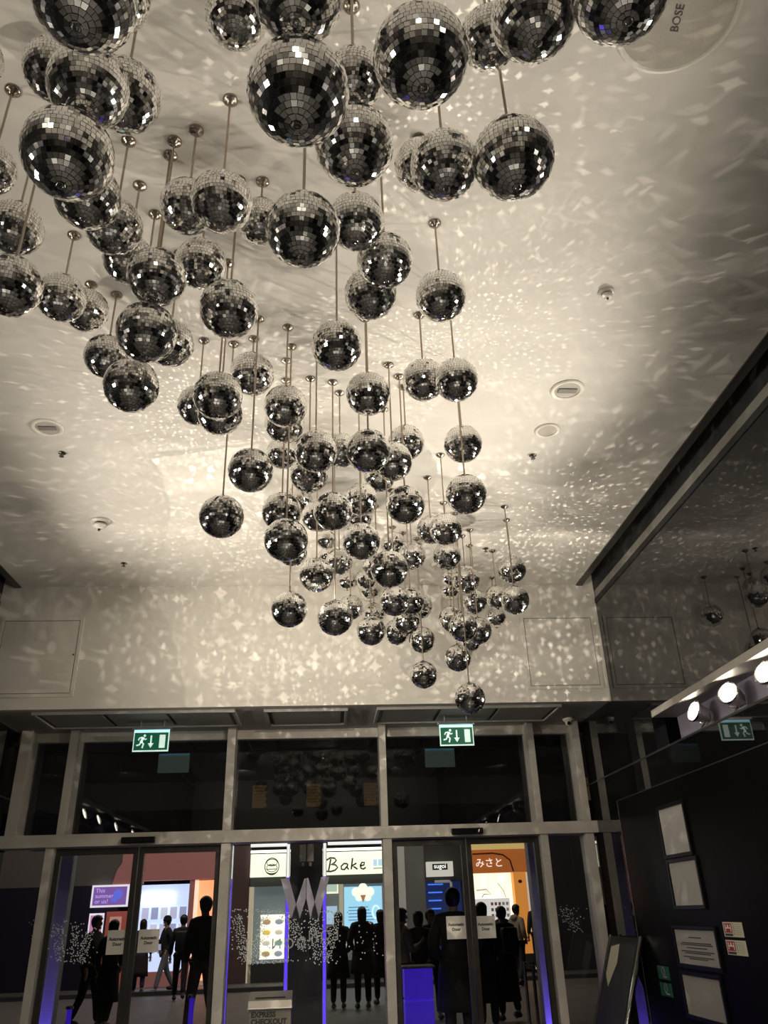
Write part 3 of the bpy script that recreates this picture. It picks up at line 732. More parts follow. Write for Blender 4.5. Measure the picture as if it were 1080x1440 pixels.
  (0.488, 7.598, 4.298, 0.119, 'small far mirror ball about 49 percent across and 60 percent down the photo'),
  (-0.339, 1.816, 4.595, 0.1146, 'left rear mirror ball of the pair cut by the top edge, middle'),
  (-0.075, 1.184, 3.649, 0.1112, 'mirror ball cut by the top edge right behind the biggest middle ball'),
  (-0.072, 1.286, 3.425, 0.1263, 'biggest whole mirror ball in the middle at the top'),
  (0.091, 1.769, 4.194, 0.104, 'rear mirror ball between the biggest middle ball and the large right one'),
  (0.094, 1.859, 3.968, 0.135, 'mirror ball lower right of the biggest middle ball, cap showing'),
  (0.234, 1.236, 3.51, 0.12, 'big whole mirror ball right of the top middle'),
  (0.559, 1.657, 4.281, 0.1046, 'rear mirror ball half hidden between two big ones, upper right'),
  (0.587, 1.34, 3.874, 0.12, 'mirror ball cut by the top edge, second from the right'),
  (0.746, 1.153, 3.677, 0.12, 'rightmost mirror ball at the top edge, overlapping the ceiling speaker'),
  (0.421, 2.44, 4.592, 0.1182, 'left rear mirror ball of the upper-right row of three'),
  (0.413, 1.908, 3.943, 0.12, 'middle mirror ball of the upper-right row of three'),
  (0.611, 1.755, 3.802, 0.1339, 'right front mirror ball of the upper-right row of three'),
]

def mirror_ball(x, y, z, r, label, k, rnd=random.Random(5)):
    t = thing('mirror_ball', label, 'mirror ball', (x, y, z), 0, 'mirror balls hanging from the ceiling')
    def part(name, me):
        o = bpy.data.objects.new(name, me); COL.objects.link(o); o.parent = t; return o
    b = part('ball', FACETS[k % len(FACETS)]); b.scale = (r, r, r); b.rotation_euler = (rnd.gauss(0, 0.02), rnd.gauss(0, 0.02), rnd.uniform(0, 2 * PI))
    c = part('end_cap', CAP_ME); c.scale = (r, r, r)
    c = part('collar', COLLAR_ME); c.scale = (r, r, r)
    o = part('rod', ROD_ME); o.location = (0, 0, r); o.scale = (1, 1, CZ - z - r)
    o = part('ceiling_rose', ROSE_ME); o.location = (0, 0, CZ - z)
for k, (x, y, z, r, lab) in enumerate(BALLS):
    mirror_ball(x, y, z, r, lab, k)

# ---------------------------------------------------------------- notices on the right wall
PX = 2.92
sbox('wall_panel_right', (PX, BACK, 0.0), (XR + 0.001, 8.20, 2.52), M['black_panel'])
sbox('trim_panel_top', (PX - 0.003, BACK, 2.52), (XR, 8.20, 2.528), M['trim_dark'])
sbox('trim_panel_end', (PX - 0.003, 8.20, 0.0), (XR, 8.206, 2.528), M['steel_edge'])
def notice(y0, y1, z0, z1, label, kind):
    t = thing('framed_notice', label, 'notice', (PX, (y0 + y1) / 2, z0), -PI / 2, 'framed notices on the black wall')
    w = (y1 - y0) / 2; h = z1 - z0
    f = MB()
    g = 0.03
    for a, b in (((-w - g, -g), (-w, h + g)), ((w, -g), (w + g, h + g)), ((-w, -g), (w, 0)), ((-w, h), (w, h + g))):
        f.box((a[0], -0.018, a[1]), (b[0], 0, b[1]), bevel=0.003)
    f.build('frame', M['black_plastic'], t)
    MB().box((-w, -0.006, 0), (w, -0.001, h)).build('sheet', M['paper_notice'], t)
    p = MB(); rnd = random.Random(int(z0 * 1000)); y = -0.0068
    if kind == 'letter':
        for r_, n in ((0.76, 0.3), (0.60, 0.72), (0.55, 0.78), (0.46, 0.5), (0.36, 0.8), (0.31, 0.62), (0.20, 0.74), (0.15, 0.45)):
            p.box((-w * n, y, h * r_), (w * n, y + 0.0008, h * r_ + 0.008))
    else:
        for r_ in range(26):
            zz = h * (0.90 - r_ * 0.033); xx = -w * 0.86
            while xx < w * 0.8:
                l = rnd.uniform(0.012, 0.05)
                if rnd.random() < (0.9 if kind == 'text' else 0.72): p.box((xx, y, zz), (min(xx + l, w * 0.86), y + 0.0008, zz + 0.0045))
                xx += l + 0.008
        if kind == 'crest': p.lathe([(0, 0), (0.02, 0), (0.02, 0.001), (0, 0.001)], 16, Matrix.Translation((0, y + 0.001, h * 0.94)) @ Matrix.Rotation(PI / 2, 4, 'X'))
    p.build('print', M['ink' if kind == 'letter' else 'grey_ink'], t)
notice(6.66, 7.18, 1.96, 2.32, 'topmost framed white notice on the black right wall, with a small round crest', 'crest')
notice(6.61, 7.16, 1.575, 1.895, 'second framed notice from the top, a white sheet with two columns', 'columns')
notice(6.52, 7.29, 1.155, 1.40, 'third framed notice from the top, a wide letter with a few bold lines', 'letter')
notice(6.59, 7.29, 0.80, 1.075, 'lowest framed notice on the black wall, densely printed', 'text')
def red_notice(y0, y1, z0, z1, label):
    t = thing('safety_notice', label, 'notice', (PX, (y0 + y1) / 2, z0), -PI / 2, 'red and cream safety notices')
    w = (y1 - y0) / 2; h = z1 - z0
    MB().box((-w, -0.004, 0), (w, 0, h), bevel=0.001).build('plate', M['yellow_print'], t)
    MB().box((-w * 0.9, -0.005, h * 0.28), (-w * 0.08, -0.0035, h * 0.92)).build('red_field', M['red_print'], t)
    MB().box((-w * 0.9, -0.005, h * 0.06), (-w * 0.08, -0.0035, h * 0.22)).build('caption', M['ink'], t)
    p = MB()
    for x in (-0.78, -0.24): p.box((w * x, -0.006, h * 0.36), (w * (x + 0.07), -0.0048, h * 0.84))
    p.box((w * -0.71, -0.006, h * 0.56), (w * -0.24, -0.0048, h * 0.64)); p.ball((w * -0.48, -0.0055, h * 0.72), 0.012, 10, (1, 0.1, 1))
    p.build('pictogram', M['paper'], t)
    p = MB()
    for zz in (0.84, 0.70, 0.58, 0.44, 0.32, 0.18):
        p.box((w * 0.02, -0.005, h * zz), (w * 0.16, -0.0038, h * (zz + 0.07))); p.box((w * 0.24, -0.005, h * zz), (w * 0.85, -0.0038, h * (zz + 0.03)))
    p.build('print', M['grey_ink'], t)
red_notice(6.07, 6.37, 1.365, 1.46, 'upper of the two small red and cream safety notices')
red_notice(6.07, 6.375, 1.25, 1.345, 'lower of the two small red and cream safety notices')
def green_plate(z0, label):
    t = thing('green_notice', label, 'notice', (PX, 7.70, z0), -PI / 2, 'small dark green notice plates')
    MB().box((-0.13, -0.006, 0), (0.13, 0, 0.10), bevel=0.002).build('plate', M['green_plate'], t)
    p = MB(); p.lathe([(0.028, 0), (0.034, 0), (0.034, 0.001), (0.028, 0.001)], 20, Matrix.Translation((0.0, -0.006, 0.062)) @ Matrix.Rotation(PI / 2, 4, 'X'), True)
    p.box((-0.01, -0.007, 0.015), (0.07, -0.0058, 0.026)); p.build('print', M['grey_ink'], t)
green_plate(1.01, 'upper small dark green plate left of the framed notices')
green_plate(0.885, 'lower small dark green plate left of the framed notices')

# framed board leaning on the right wall by the entrance
t = thing('leaning_board', 'dark poster board with chrome edges leaning against the right wall', 'board', (2.42, 8.50, 0.0))
LN = math.atan2(0.49, 1.32); R = Matrix.Rotation(LN, 4, 'Y')
MB().box((-0.015, -0.42, 0), (0.0, 0.42, 1.40), R).build('board', M['black_plastic'], t)
MB().tube([R @ Vector((-0.01, -0.44, 0.0)), R @ Vector((-0.01, -0.44, 1.41))], 0.022, 12).build('edge_tube', M['chrome'], t)
MB().tube([R @ Vector((-0.01, 0.44, 0.0)), R @ Vector((-0.01, 0.44, 1.41))], 0.014, 10).build('edge_tube', M['trim_dark'], t)
MB().box((-0.019, -0.36, 0.55), (-0.014, 0.36, 1.34), R).build('poster', M['poster_dark'], t)
q = [(0.10, 1.33), (0.33, 1.30), (0.34, 1.05), (0.22, 0.95), (0.08, 1.16)]
b = MB(); vs = [b.bm.verts.new(R @ Vector((-0.0215, y, z))) for y, z in q]; vs2 = [b.bm.verts.new(R @ Vector((-0.0188, y, z))) for y, z in q]
b.bm.faces.new(vs); b.bm.faces.new(vs2[::-1])
for i in range(5): b.bm.faces.new((vs[i], vs[(i + 1) % 5], vs2[(i + 1) % 5], vs2[i]))
b.build('leaf_card', M['yellow_print'], t)

# key drop box
t = thing('drop_box', 'grey metal express checkout box with a slot, in front of the middle doors', 'box', (-0.505, 8.72, 0.0))
MB().box((-0.195, -0.10, 0), (0.195, 0.12, 0.845), bevel=0.006).build('body', M['kiosk_metal'], t)
b = MB(); b.prism([(-0.12, 0.845), (0.10, 0.845), (0.10, 0.965), (-0.10, 0.905)], 0.40, Matrix.Translation((0.2, 0, 0)) @ Matrix.Rotation(PI / 2, 4, 'Z') )
b.build('top', M['kiosk_metal'], t)
MB().box((-0.205, -0.125, 0.835), (0.205, 0.125, 0.848), bevel=0.003).build('ledge', M['steel_edge'], t)
S = Matrix.Translation((0, -0.045, 0.921)) @ Matrix.Rotation(math.atan2(0.06, 0.2), 4, 'X')
MB().box((-0.14, -0.012, -0.002), (0.14, 0.012, 0.004), S).build('slot', M['black_plastic'], t)
lettering('lettering', 'EXPRESS\nCHECKOUT', 0.060, (-0.17, -0.1012, 0.765), M['ink'], t, depth=0.002, lines=0.95, align='LEFT', bold=0.003)

# ---------------------------------------------------------------- the outer entrance: columns, light strips, posts
o = MB().box((-0.40, 10.0, 0), (-0.03, 10.3, 2.75), bevel=0.005).build('trim_outer_column', M['facade_dark']); struct(o)
o = MB().box((-3.4, 10.02, 2.36), (3.0, 10.3, 2.75)).build('trim_outer_header', M['facade_dark']); struct(o)
def light_strip(x, y, z0, z1, label, material, horizontal=None):
    t = thing('light_strip', label, 'light strip', (x, y, z0), group='light strips round the outer entrance')
    if horizontal:
        MB().box((0, -0.012, -0.02), (horizontal, 0.012, 0.02)).build('channel', M['steel_edge'], t)
        MB().box((0, -0.020, -0.016), (horizontal, -0.012, 0.016)).build('tube', material, t)
    else:
        MB().box((-0.022, 0.0, 0), (0.022, 0.02, z1 - z0)).build('channel', M['steel_edge'], t)
        MB().box((-0.015, -0.012, 0), (0.015, 0.0, z1 - z0 - 0.35)).build('tube', material, t)
        MB().box((-0.015, -0.012, z1 - z0 - 0.35), (0.015, 0.0, z1 - z0)).build('upper_tube', M['led_white'], t)
light_strip(-1.07, 9.98, 0.02, 2.34, 'vertical blue light strip at the left edge of the middle entrance', M['led_blue'])
light_strip(-0.425, 9.98, 0.02, 2.34, 'blue light strip down the left edge of the dark outer column', M['led_blue'])
light_strip(-0.005, 9.98, 0.02, 2.34, 'blue light strip down the right edge of the dark outer column', M['led_blue'])
light_strip(0.69, 9.98, 0.02, 2.34, 'vertical blue and white light strip at the right edge of the middle entrance', M['led_blue'])
light_strip(-0.86, 10.0, 2.335, 0, 'white light bar over the left half of the middle entrance', M['led_white'], 0.42)
light_strip(0.03, 10.0, 2.335, 0, 'white light bar over the right half of the middle entrance', M['led_white'], 0.64)
for x0, x1, lab in ((-3.02, -2.83, 'slim metal column glowing blue outside the left doors'), (2.38, 2.55, 'slim metal column glowing purple and blue outside the right doors')):
    t = thing('metal_column', lab, 'column', ((x0 + x1) / 2, 10.0, 0), group='lit metal columns outside')
    MB().box((-0.085, -0.05, 0.06), (0.085, 0.12, 2.355), bevel=0.012).build('shaft', M['column_metal'], t)
    MB().box((-0.085, -0.07, 0), (0.085, 0.14, 0.06), bevel=0.008).build('base', M['trim_dark'], t)
    l = bpy.data.lights.new('blue_uplight', 'SPOT'); l.energy = 30.0; l.color = (0.16, 0.09, 1.0); l.shadow_soft_size = 0.02; l.spot_size = math.radians(70); l.spot_blend = 1.0
    o = bpy.data.objects.new('blue_uplight', l); COL.objects.link(o); o.parent = t; o.matrix_local = look_matrix((0.0, -0.30, 0.10), (0, 0.42, 1))
t = thing('lit_podium', 'glowing blue podium outside the right doors', 'podium', (1.115, 11.0, 0))
MB().box((-0.17, -0.15, 0.03), (0.17, 0.15, 0.66), bevel=0.01).build('lower_body', M['blue_acrylic'], t)
MB().box((-0.17, -0.15, 0.675), (0.17, 0.15, 0.99), bevel=0.01).build('upper_body', M['blue_acrylic'], t)
MB().box((-0.20, -0.18, 0.99), (0.20, 0.18, 1.015), bevel=0.006).build('top', M['vent_dark'], t)
MB().box((-0.19, -0.17, 0), (0.19, 0.17, 0.03)).build('base', M['trim_dark'], t)
def bollard(x, y, h, label):
    t = thing('light_post', label, 'post', (x, y, 0), group='blue-lit posts on the pavement')
    MB().lathe([(0, 0), (0.07, 0), (0.07, 0.02), (0.03, 0.03), (0, 0.03)], 16).build('base', M['trim_dark'], t)
    MB().lathe([(0, 0.03), (0.032, 0.03), (0.032, h - 0.03), (0, h - 0.03)], 14).build('tube', M['blue_acrylic'], t)
    MB().lathe([(0, h - 0.03), (0.05, h - 0.03), (0.05, h), (0, h + 0.01)], 14).build('cap', M['chrome'], t)
bollard(-3.22, 12.0, 0.66, 'short blue-lit post outside the far left door leaf')
bollard(-1.70, 12.0, 0.73, 'short blue-lit post outside the second door leaf from the left')
t = thing('queue_post', 'pair of chrome queue posts outside the far right door leaf', 'post', (2.62, 11.6, 0))
for x in (-0.05, 0.06):
    MB().lathe([(0, 0.02), (0.022, 0.02), (0.022, 0.93), (0.030, 0.94), (0.030, 0.97), (0, 0.975)], 14, Matrix.Translation((x, 0, 0))).build('tube', M['chrome'], t)
MB().lathe([(0, 0), (0.16, 0), (0.15, 0.015), (0.03, 0.03), (0, 0.03)], 20).build('base', M['chrome'], t)
MB().box((-0.05, -0.006, 0.86), (0.06, 0.006, 0.90)).build('bridge', M['trim_dark'], t)

# ---------------------------------------------------------------- the street and its shops
sbox('ground_street', (-25, 9.32, -0.15), (25, 45, 0.0), M['pavement'])
sbox('trim_kerb', (-25, 22.2, 0.0), (25, 22.5, 0.09), M['facade_dark'])
SY = 25.0
C = {}
def cm(name, col, e=0.0, rough=0.7):  # e is glow; on walls and goods it stands in for shop light
    k = (name, e)
    if k not in C: C[k] = rough_mat(name, col, rough, e)
    return C[k]
def shop(name, label, x0, z=0.0):
    return thing(name, label, 'shop', (x0, SY, 0), group='shops across the street')
def sp(t, name, x0, x1, z0, z1, material, y=0.0, d=0.1):
    """a slab of a shop, in street coordinates; y is how far it stands out towards the lobby"""
    ox = t.location.x
    return MB().box((x0 - ox, -y, z0), (x1 - ox, -y + d, z1)).build(name, material, t)
sbox('wall_street_upper', (-14, SY + 0.5, 3.95), (14, SY + 0.9, 13), M['facade_dark'])
dark = M['facade_dark']
# shop A
t = shop('dark_shop', 'dark purple-blue shop front with posters, far left across the street', -7.0)
sp(t, 'wall', -9.5, -5.75, 0, 2.52, cm('navy', (0.008, 0.006, 0.028)), 0, 0.3)
sp(t, 'fascia', -9.5, -5.76, 2.52, 3.94, cm('grey_fascia', (0.16, 0.15, 0.145)), 0.0, 0.35)
sp(t, 'door', -6.02, -5.45, 0, 1.85, cm('red_door', (0.42, 0.10, 0.08), 0.25), 0.05, 0.1)
sp(t, 'door_pane', -5.92, -5.60, 0.9, 1.72, cm('red_pane', (0.55, 0.28, 0.25), 0.45), 0.06, 0.02)
f = sp(t, 'hanging_sign', -6.47, -5.46, 1.96, 2.52, cm('sign_white', (0.75, 0.7, 0.8), 0.7), 0.16, 0.05)
f = sp(t, 'sign_face', -6.42, -5.51, 2.01, 2.47, cm('sign_purple', (0.16, 0.08, 0.30), 0.8), 0.165, 0.02)
lettering('lettering', 'This\nsummer\nor us?', 0.15, (-6.36 + 7.0, -0.168, 2.24), cm('lilac', (0.5, 0.35, 0.75), 0.8), t, align='LEFT', lines=0.9)
b = MB(); b.ball((1.25, -0.168, 2.27), 0.13, 12, (1, 0.03, 1)); b.ball((1.17, -0.169, 2.14), 0.07, 10, (1.4, 0.03, 0.8)); b.build('sign_figure', cm('sign_blue', (0.10, 0.12, 0.6), 0.8), t)
sp(t, 'window_poster', -6.49, -6.09, 1.05, 1.82, cm('sign_white', (0.75, 0.7, 0.8), 0.7), 0.03, 0.03)
sp(t, 'poster_face', -6.45, -6.13, 1.10, 1.77, cm('poster_pink', (0.42, 0.16, 0.32), 0.8), 0.035, 0.02)
# shop B
t = shop('pink_shop', 'pink shop front with a bright bluish window and an orange doorway, left across the street', -4.0)
pink = cm('pink_wall', (0.42, 0.17, 0.16), 0.16)  # slight glow in the wall colour replaces warm light falling on it
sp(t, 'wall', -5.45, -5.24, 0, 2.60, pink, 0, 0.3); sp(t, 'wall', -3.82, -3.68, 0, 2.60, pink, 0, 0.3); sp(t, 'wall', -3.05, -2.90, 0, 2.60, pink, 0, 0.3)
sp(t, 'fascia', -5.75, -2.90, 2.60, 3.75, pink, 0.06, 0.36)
b = MB(); arch = [(-0.1, 2.52)] + [(-0.1 - 0.0 + 0.0, 3.75)] ; b.prism([(-1.75, 2.52), (-1.75 + 0.10, 2.9), (-1.75 + 0.30, 3.2), (-1.75 + 0.62, 3.45), (-0.9, 3.5), (-0.9, 2.52)], 0.1, Matrix.Translation((-0.2, -0.12, 0))); b.build('arch', pink, t)
sp(t, 'window_back', -5.24, -3.82, 0.35, 2.50, cm('window_glow', (0.50, 0.60, 0.85), 0.85), -0.25, 0.05)
sp(t, 'sill', -5.24, -3.82, 0.0, 0.35, pink, 0, 0.3)
sp(t, 'tube_light', -5.15, -4.25, 2.20, 2.26, cm('tube_white', (0.85, 0.92, 1.0), 3.0), -0.15, 0.04)
sp(t, 'tube_light', -5.15, -4.25, 2.02, 2.07, cm('tube_white', (0.85, 0.92, 1.0), 3.0), -0.15, 0.04)
rnd = random.Random(2)
for r_ in range(3):
    for c_ in range(5):
        x = -5.12 + c_ * 0.26; z = 1.62 - r_ * 0.42
        sp(t, 'leaflet', x, x + 0.19, z, z + 0.30, cm('leaflet_%d' % ((r_ + c_) % 3), ((0.5, 0.5, 0.72), (0.32, 0.34, 0.55), (0.62, 0.62, 0.8))[(r_ + c_) % 3], 0.6), -0.2, 0.02)
sp(t, 'doorway', -3.68, -3.05, 0, 2.58, cm('orange_glow', (0.95, 0.34, 0.16), 0.95), -0.28, 0.05)
sp(t, 'door_jamb', -3.68, -3.58, 0, 2.58, cm('jamb_cream', (0.95, 0.6, 0.45), 0.9), -0.05, 0.1)
sp(t, 'threshold', -3.68, -3.05, 0, 0.10, cm('thresh', (0.5, 0.35, 0.3), 0.3), 0.0, 0.3)
# shop C: bakery
t = shop('bakery', 'brightly lit bakery with a cream sign across the street, behind the middle doors', -0.2)
cream = cm('cream_sign', (0.84, 0.90, 0.66), 0.95)
sp(t, 'pier', -2.90, -2.15, 0, 3.5, cm('pier_plum', (0.12, 0.07, 0.075)), 0.02, 0.4)
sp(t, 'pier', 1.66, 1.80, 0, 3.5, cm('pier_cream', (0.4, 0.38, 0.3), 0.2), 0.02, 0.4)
sp(t, 'fascia_sign', -2.13, 1.66, 2.60, 3.20, cream, 0.10, 0.15)
sp(t, 'sign_light', -2.13, 1.66, 3.23, 3.30, cm('sign_tube', (1.0, 0.98, 0.82), 2.0), 0.14, 0.05)
ink = cm('sign_ink', (0.16, 0.16, 0.12))
def ring(b, cx, cz, rx, rz, w, a0=0, a1=360, y=-0.105):
    b.ribbon([(cx + rx * math.cos(math.radians(a)), cz + rz * math.sin(math.radians(a))) for a in [a0 + (a1 - a0) * i / 22 for i in range(23)]], w, y, y + 0.006)
b = MB(); ring(b, -1.32, 2.87, 0.20, 0.22, 0.025); ring(b, -1.32, 2.97, 0.15, 0.09, 0.018); ring(b, -1.32, 2.83, 0.15, 0.10, 0.018)
b.ribbon([(-1.47, 2.80), (-1.17, 2.80)], 0.02, -0.105, -0.099); b.ribbon([(-1.40, 2.90), (-1.24, 2.90)], 0.02, -0.105, -0.099); ring(b, -1.32, 2.72, 0.13, 0.04, 0.03, 180, 360)
b.build('round_emblem', ink, t)
b = MB(); y = (-0.105, -0.099)
b.ribbon([(0.36, 3.02), (0.33, 2.86), (0.30, 2.72)], 0.045, *y)
b.ribbon([(0.24, 2.99), (0.34, 3.05), (0.47, 3.04), (0.52, 2.98), (0.46, 2.91), (0.36, 2.88), (0.50, 2.86), (0.56, 2.79), (0.48, 2.72), (0.36, 2.69), (0.24, 2.70)], 0.045, *y)
b.ribbon([(0.84, 2.88), (0.74, 2.89), (0.66, 2.82), (0.67, 2.74), (0.75, 2.73), (0.82, 2.80), (0.85, 2.88), (0.83, 2.78), (0.88, 2.73)], 0.045, *y)
b.ribbon([(0.99, 3.03), (0.97, 2.88), (0.95, 2.73)], 0.045, *y); b.ribbon([(1.10, 2.89), (0.97, 2.82), (1.04, 2.79), (1.13, 2.73)], 0.045, *y)
b.ribbon([(1.21, 2.81), (1.32, 2.84), (1.33, 2.90), (1.26, 2.91), (1.21, 2.83), (1.23, 2.75), (1.30, 2.73), (1.37, 2.77)], 0.045, *y)
b.build('lettering', ink, t)
for x in (1.43, 1.57):
    sp(t, 'sign_tile', x - 0.02 - 0.03, x + 0.08 - 0.01, 2.80, 2.98, cm('tile_blue', (0.45, 0.62, 0.75), 0.8), 0.108, 0.01)
b = MB(); b.ribbon([(1.58, 2.74), (1.84, 2.74)], 0.02, -0.112, -0.106); b.build('underline', ink, t)
sp(t, 'header', -2.13, 1.66, 2.36, 2.60, cm('bakery_header', (0.10, 0.11, 0.11)), 0.02, 0.3)
sp(t, 'window_back', -2.10, -0.2, 0.3, 2.36, cm('bakery_grey', (0.16, 0.20, 0.21), 0.35), -0.25, 0.05)
sp(t, 'window_back', -0.2, 1.66, 0.0, 2.36, cm('bakery_dim', (0.15, 0.16, 0.15), 0.35), -0.30, 0.05)
sp(t, 'door_post', -2.14, -2.02, 0, 2.36, cm('post_gold', (0.55, 0.48, 0.34), 0.4), -0.0, 0.2)
sp(t, 'cabinet_back', -1.80, -0.75, 0.55, 1.62, cm('cabinet_white', (0.80, 0.78, 0.68), 0.45), -0.1, 0.1)
sp(t, 'base_cabinet', -2.10, 1.66, 0, 0.45, cm('base_dark', (0.05, 0.05, 0.05)), 0.0, 0.2)
for i in range(5):
    sp(t, 'shelf', -1.80, -0.75, 0.55 + i * 0.26, 0.60 + i * 0.26, cm('shelf_white', (1.0, 0.98, 0.88), 0.9), 0.02, 0.1)
rnd = random.Random(9); pc = [(0.9, 0.65, 0.15), (0.25, 0.5, 0.35), (0.75, 0.7, 0.6), (0.5, 0.35, 0.2), (0.35, 0.4, 0.45)]
for i in range(4):
    for k in range(3):
        x = -1.75 + k * 0.34; q = rnd.randrange(5)
        MB().ball((x + 0.13 + 0.2, 0.0, 0.60 + i * 0.26 + 0.075), 0.075, 10, (1.6, 0.5, 1)).build('pastry', cm('pastry_%d' % q, pc[q], 0.5), t, True)
sp(t, 'picture_frame', -0.02, 0.38, 2.12, 2.45, cm('frame_cream', (0.8, 0.8, 0.6), 0.8), 0.0, 0.05); sp(t, 'picture', 0.02, 0.34, 2.17, 2.40, cm('pic_green', (0.4, 0.5, 0.42), 0.7), 0.004, 0.02)
sp(t, 'menu_card', 0.02, 0.34, 1.35, 1.80, cm('menu_blue', (0.35, 0.5, 0.65), 0.7), 0.0, 0.04)
sp(t, 'door_post', 0.40, 0.52, 0, 2.40, cm('post_tan', (0.42, 0.38, 0.28), 0.5), 0.0, 0.1)
sp(t, 'poster', 0.54, 1.62, 1.20, 2.28, cm('poster_cyan', (0.28, 0.55, 0.72), 0.9), 0.0, 0.04)
b = MB()
for dx, dz, r_ in ((0, 0, 0.17), (-0.2, 0.04, 0.12), (0.2, 0.04, 0.12), (0, 0.14, 0.13), (-0.12, -0.1, 0.1), (0.13, -0.1, 0.1)):
    b.ball((1.08 + 0.2 + dx, -0.01, 2.10 + dz), r_, 12, (1, 0.06, 1))
b.build('ice_cream', cm('ice_cream', (0.85, 0.82, 0.68), 0.9), t, True)
b = MB(); b.prism([(1.20, 2.06), (1.36, 2.06), (1.28, 1.86)], 0.01, Matrix.Translation((0, -0.04, 0))); b.build('cone', cm('cone', (0.35, 0.2, 0.1), 0.6), t)
for i in range(5): sp(t, 'poster_line', 0.66 + 0.0, 1.22 + 0.04 * i, 1.74 - i * 0.08, 1.765 - i * 0.08, cm('poster_navy', (0.12, 0.25, 0.45), 0.6), 0.006, 0.006)
b = MB(); ring(b, 1.64, 1.62, 0.10, 0.16, 0.03, y=-0.012); b.build('poster_badge', cm('poster_pale', (0.7, 0.85, 0.9), 0.9), t)
sp(t, 'poster', 0.54, 0.98, 0.75, 1.14, cm('poster_grey', (0.35, 0.4, 0.42), 0.7), 0.0, 0.04)
sp(t, 'lit_panel', 1.30, 1.62, 0.75, 1.16, cm('panel_white', (0.8, 0.9, 0.95), 1.0), 0.0, 0.04)
# grey building
t = shop('stone_pier_building', 'pale lit stone piers right of the bakery across the street', 2.3)
sp(t, 'pier', 1.82, 2.30, 0, 3.9, cm('stone_pale', (0.36, 0.33, 0.29), 0.30), 0.05, 0.4)  # both piers look lit through glow put into the stone colour
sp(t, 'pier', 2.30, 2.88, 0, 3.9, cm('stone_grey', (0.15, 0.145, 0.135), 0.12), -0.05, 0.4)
# small dark shop with white sign
t = shop('dark_bar', 'dark shop with a small white box sign and blue shelves across the street', 3.5)
sp(t, 'wall', 2.88, 4.24, 2.35, 3.9, cm('bar_grey', (0.07, 0.07, 0.068)), 0.0, 0.4)
sp(t, 'wall', 3.95, 4.24, 0, 2.35, cm('bar_grey', (0.07, 0.07, 0.068)), 0.0, 0.4)
sp(t, 'box_sign', 2.92, 3.68, 2.47, 2.86, cm('box_white', (0.58, 0.56, 0.50), 0.6), 0.25, 0.25)
sp(t, 'sign_plate', 3.08, 3.52, 2.64, 2.80, cm('plate_dark', (0.04, 0.04, 0.04)), 0.256, 0.01)
lettering('lettering', 'sugoi', 0.17, (3.30 - 3.5, -0.262, 2.735), cm('sugoi_white', (0.95, 0.95, 0.92), 1.2), t)
sp(t, 'interior', 2.88, 3.95, 0, 2.35, cm('bar_blue', (0.012, 0.02, 0.08), 0.6), -0.3, 0.05)
for i in range(5): sp(t, 'blue_shelf', 2.98, 3.30 + 0.03 * i, 1.42 + i * 0.21, 1.455 + i * 0.21, cm('shelf_blue', (0.05, 0.16, 0.7), 1.0), -0.2, 0.04)
b = MB(); b.tube([(-0.35, -0.05, 2.34), (0.08, -0.05, 2.34), (0.12, -0.05, 2.30), (0.12, -0.05, 1.75)], 0.035, 8); b.build('rail', cm('rail_grey', (0.35, 0.33, 0.3), 0.3), t)
# orange shop
t = shop('orange_shop', 'orange Japanese food shop with a cream lit window, far right across the street', 5.2)
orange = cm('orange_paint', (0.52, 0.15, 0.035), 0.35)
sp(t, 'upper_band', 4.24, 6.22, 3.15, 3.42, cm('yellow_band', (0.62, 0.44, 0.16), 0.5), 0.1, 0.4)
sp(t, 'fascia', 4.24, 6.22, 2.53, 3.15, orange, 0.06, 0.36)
b = MB(); b.ribbon([(-0.9, 3.04), (-0.3, 3.05), (0.0, 3.0), (0.2, 2.85), (0.27, 2.55)], 0.04, -0.075, -0.06); b.build('arch_line', cm('arch_brown', (0.16, 0.03, 0.01)), t)
lettering('lettering', 'みさと', 0.27, (-0.42, -0.075, 2.78), cm('kana_white', (0.8, 0.75, 0.7), 0.9), t, spacing=1.05)
sp(t, 'window_back', 4.28, 5.46, 0.9, 2.53, cm('cream_glow', (0.95, 0.84, 0.62), 0.95), -0.28, 0.05)
sp(t, 'menu_board', 4.28, 5.30, 1.0, 1.86, cm('menu_board', (0.62, 0.60, 0.58), 0.7), 0.0, 0.04)
for r_ in range(4):
    for c_ in range(5):
        sp(t, 'menu_picture', 4.74 + c_ * 0.11, 4.81 + c_ * 0.11, 1.68 - r_ * 0.15, 1.76 - r_ * 0.15, cm('menu_pic_%d' % (c_ // 3), ((0.22, 0.08, 0.06), (0.3, 0.27, 0.25))[c_ // 3], 0.3), 0.005, 0.01)
sp(t, 'counter', 4.24, 5.46, 0, 1.0, cm('counter_dark', (0.06, 0.05, 0.045)), 0.02, 0.3)
b = MB(); b.ribbon([(-0.85, 2.08), (-0.55, 2.10), (-0.42, 1.96), (-0.62, 1.98), (-0.70, 1.90)], 0.03, 0.02, 0.04); b.ribbon([(-0.2, 2.25), (-0.05, 2.05), (0.0, 1.87)], 0.02, 0.02, 0.04); b.build('window_drawing', cm('draw_tan', (0.55, 0.45, 0.3), 0.4), t)
for x in (4.62, 5.15): MB().ball((x - 5.2, 0.1, 2.36), 0.05, 10).build('bulb', cm('bulb', (1, 0.97, 0.9), 4.0), t, True)
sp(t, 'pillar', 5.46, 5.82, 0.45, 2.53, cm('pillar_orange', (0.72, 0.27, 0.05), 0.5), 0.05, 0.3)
sp(t, 'pillar_foot', 5.44, 5.84, 0, 0.45, cm('counter_dark', (0.06, 0.05, 0.045)), 0.06, 0.3)
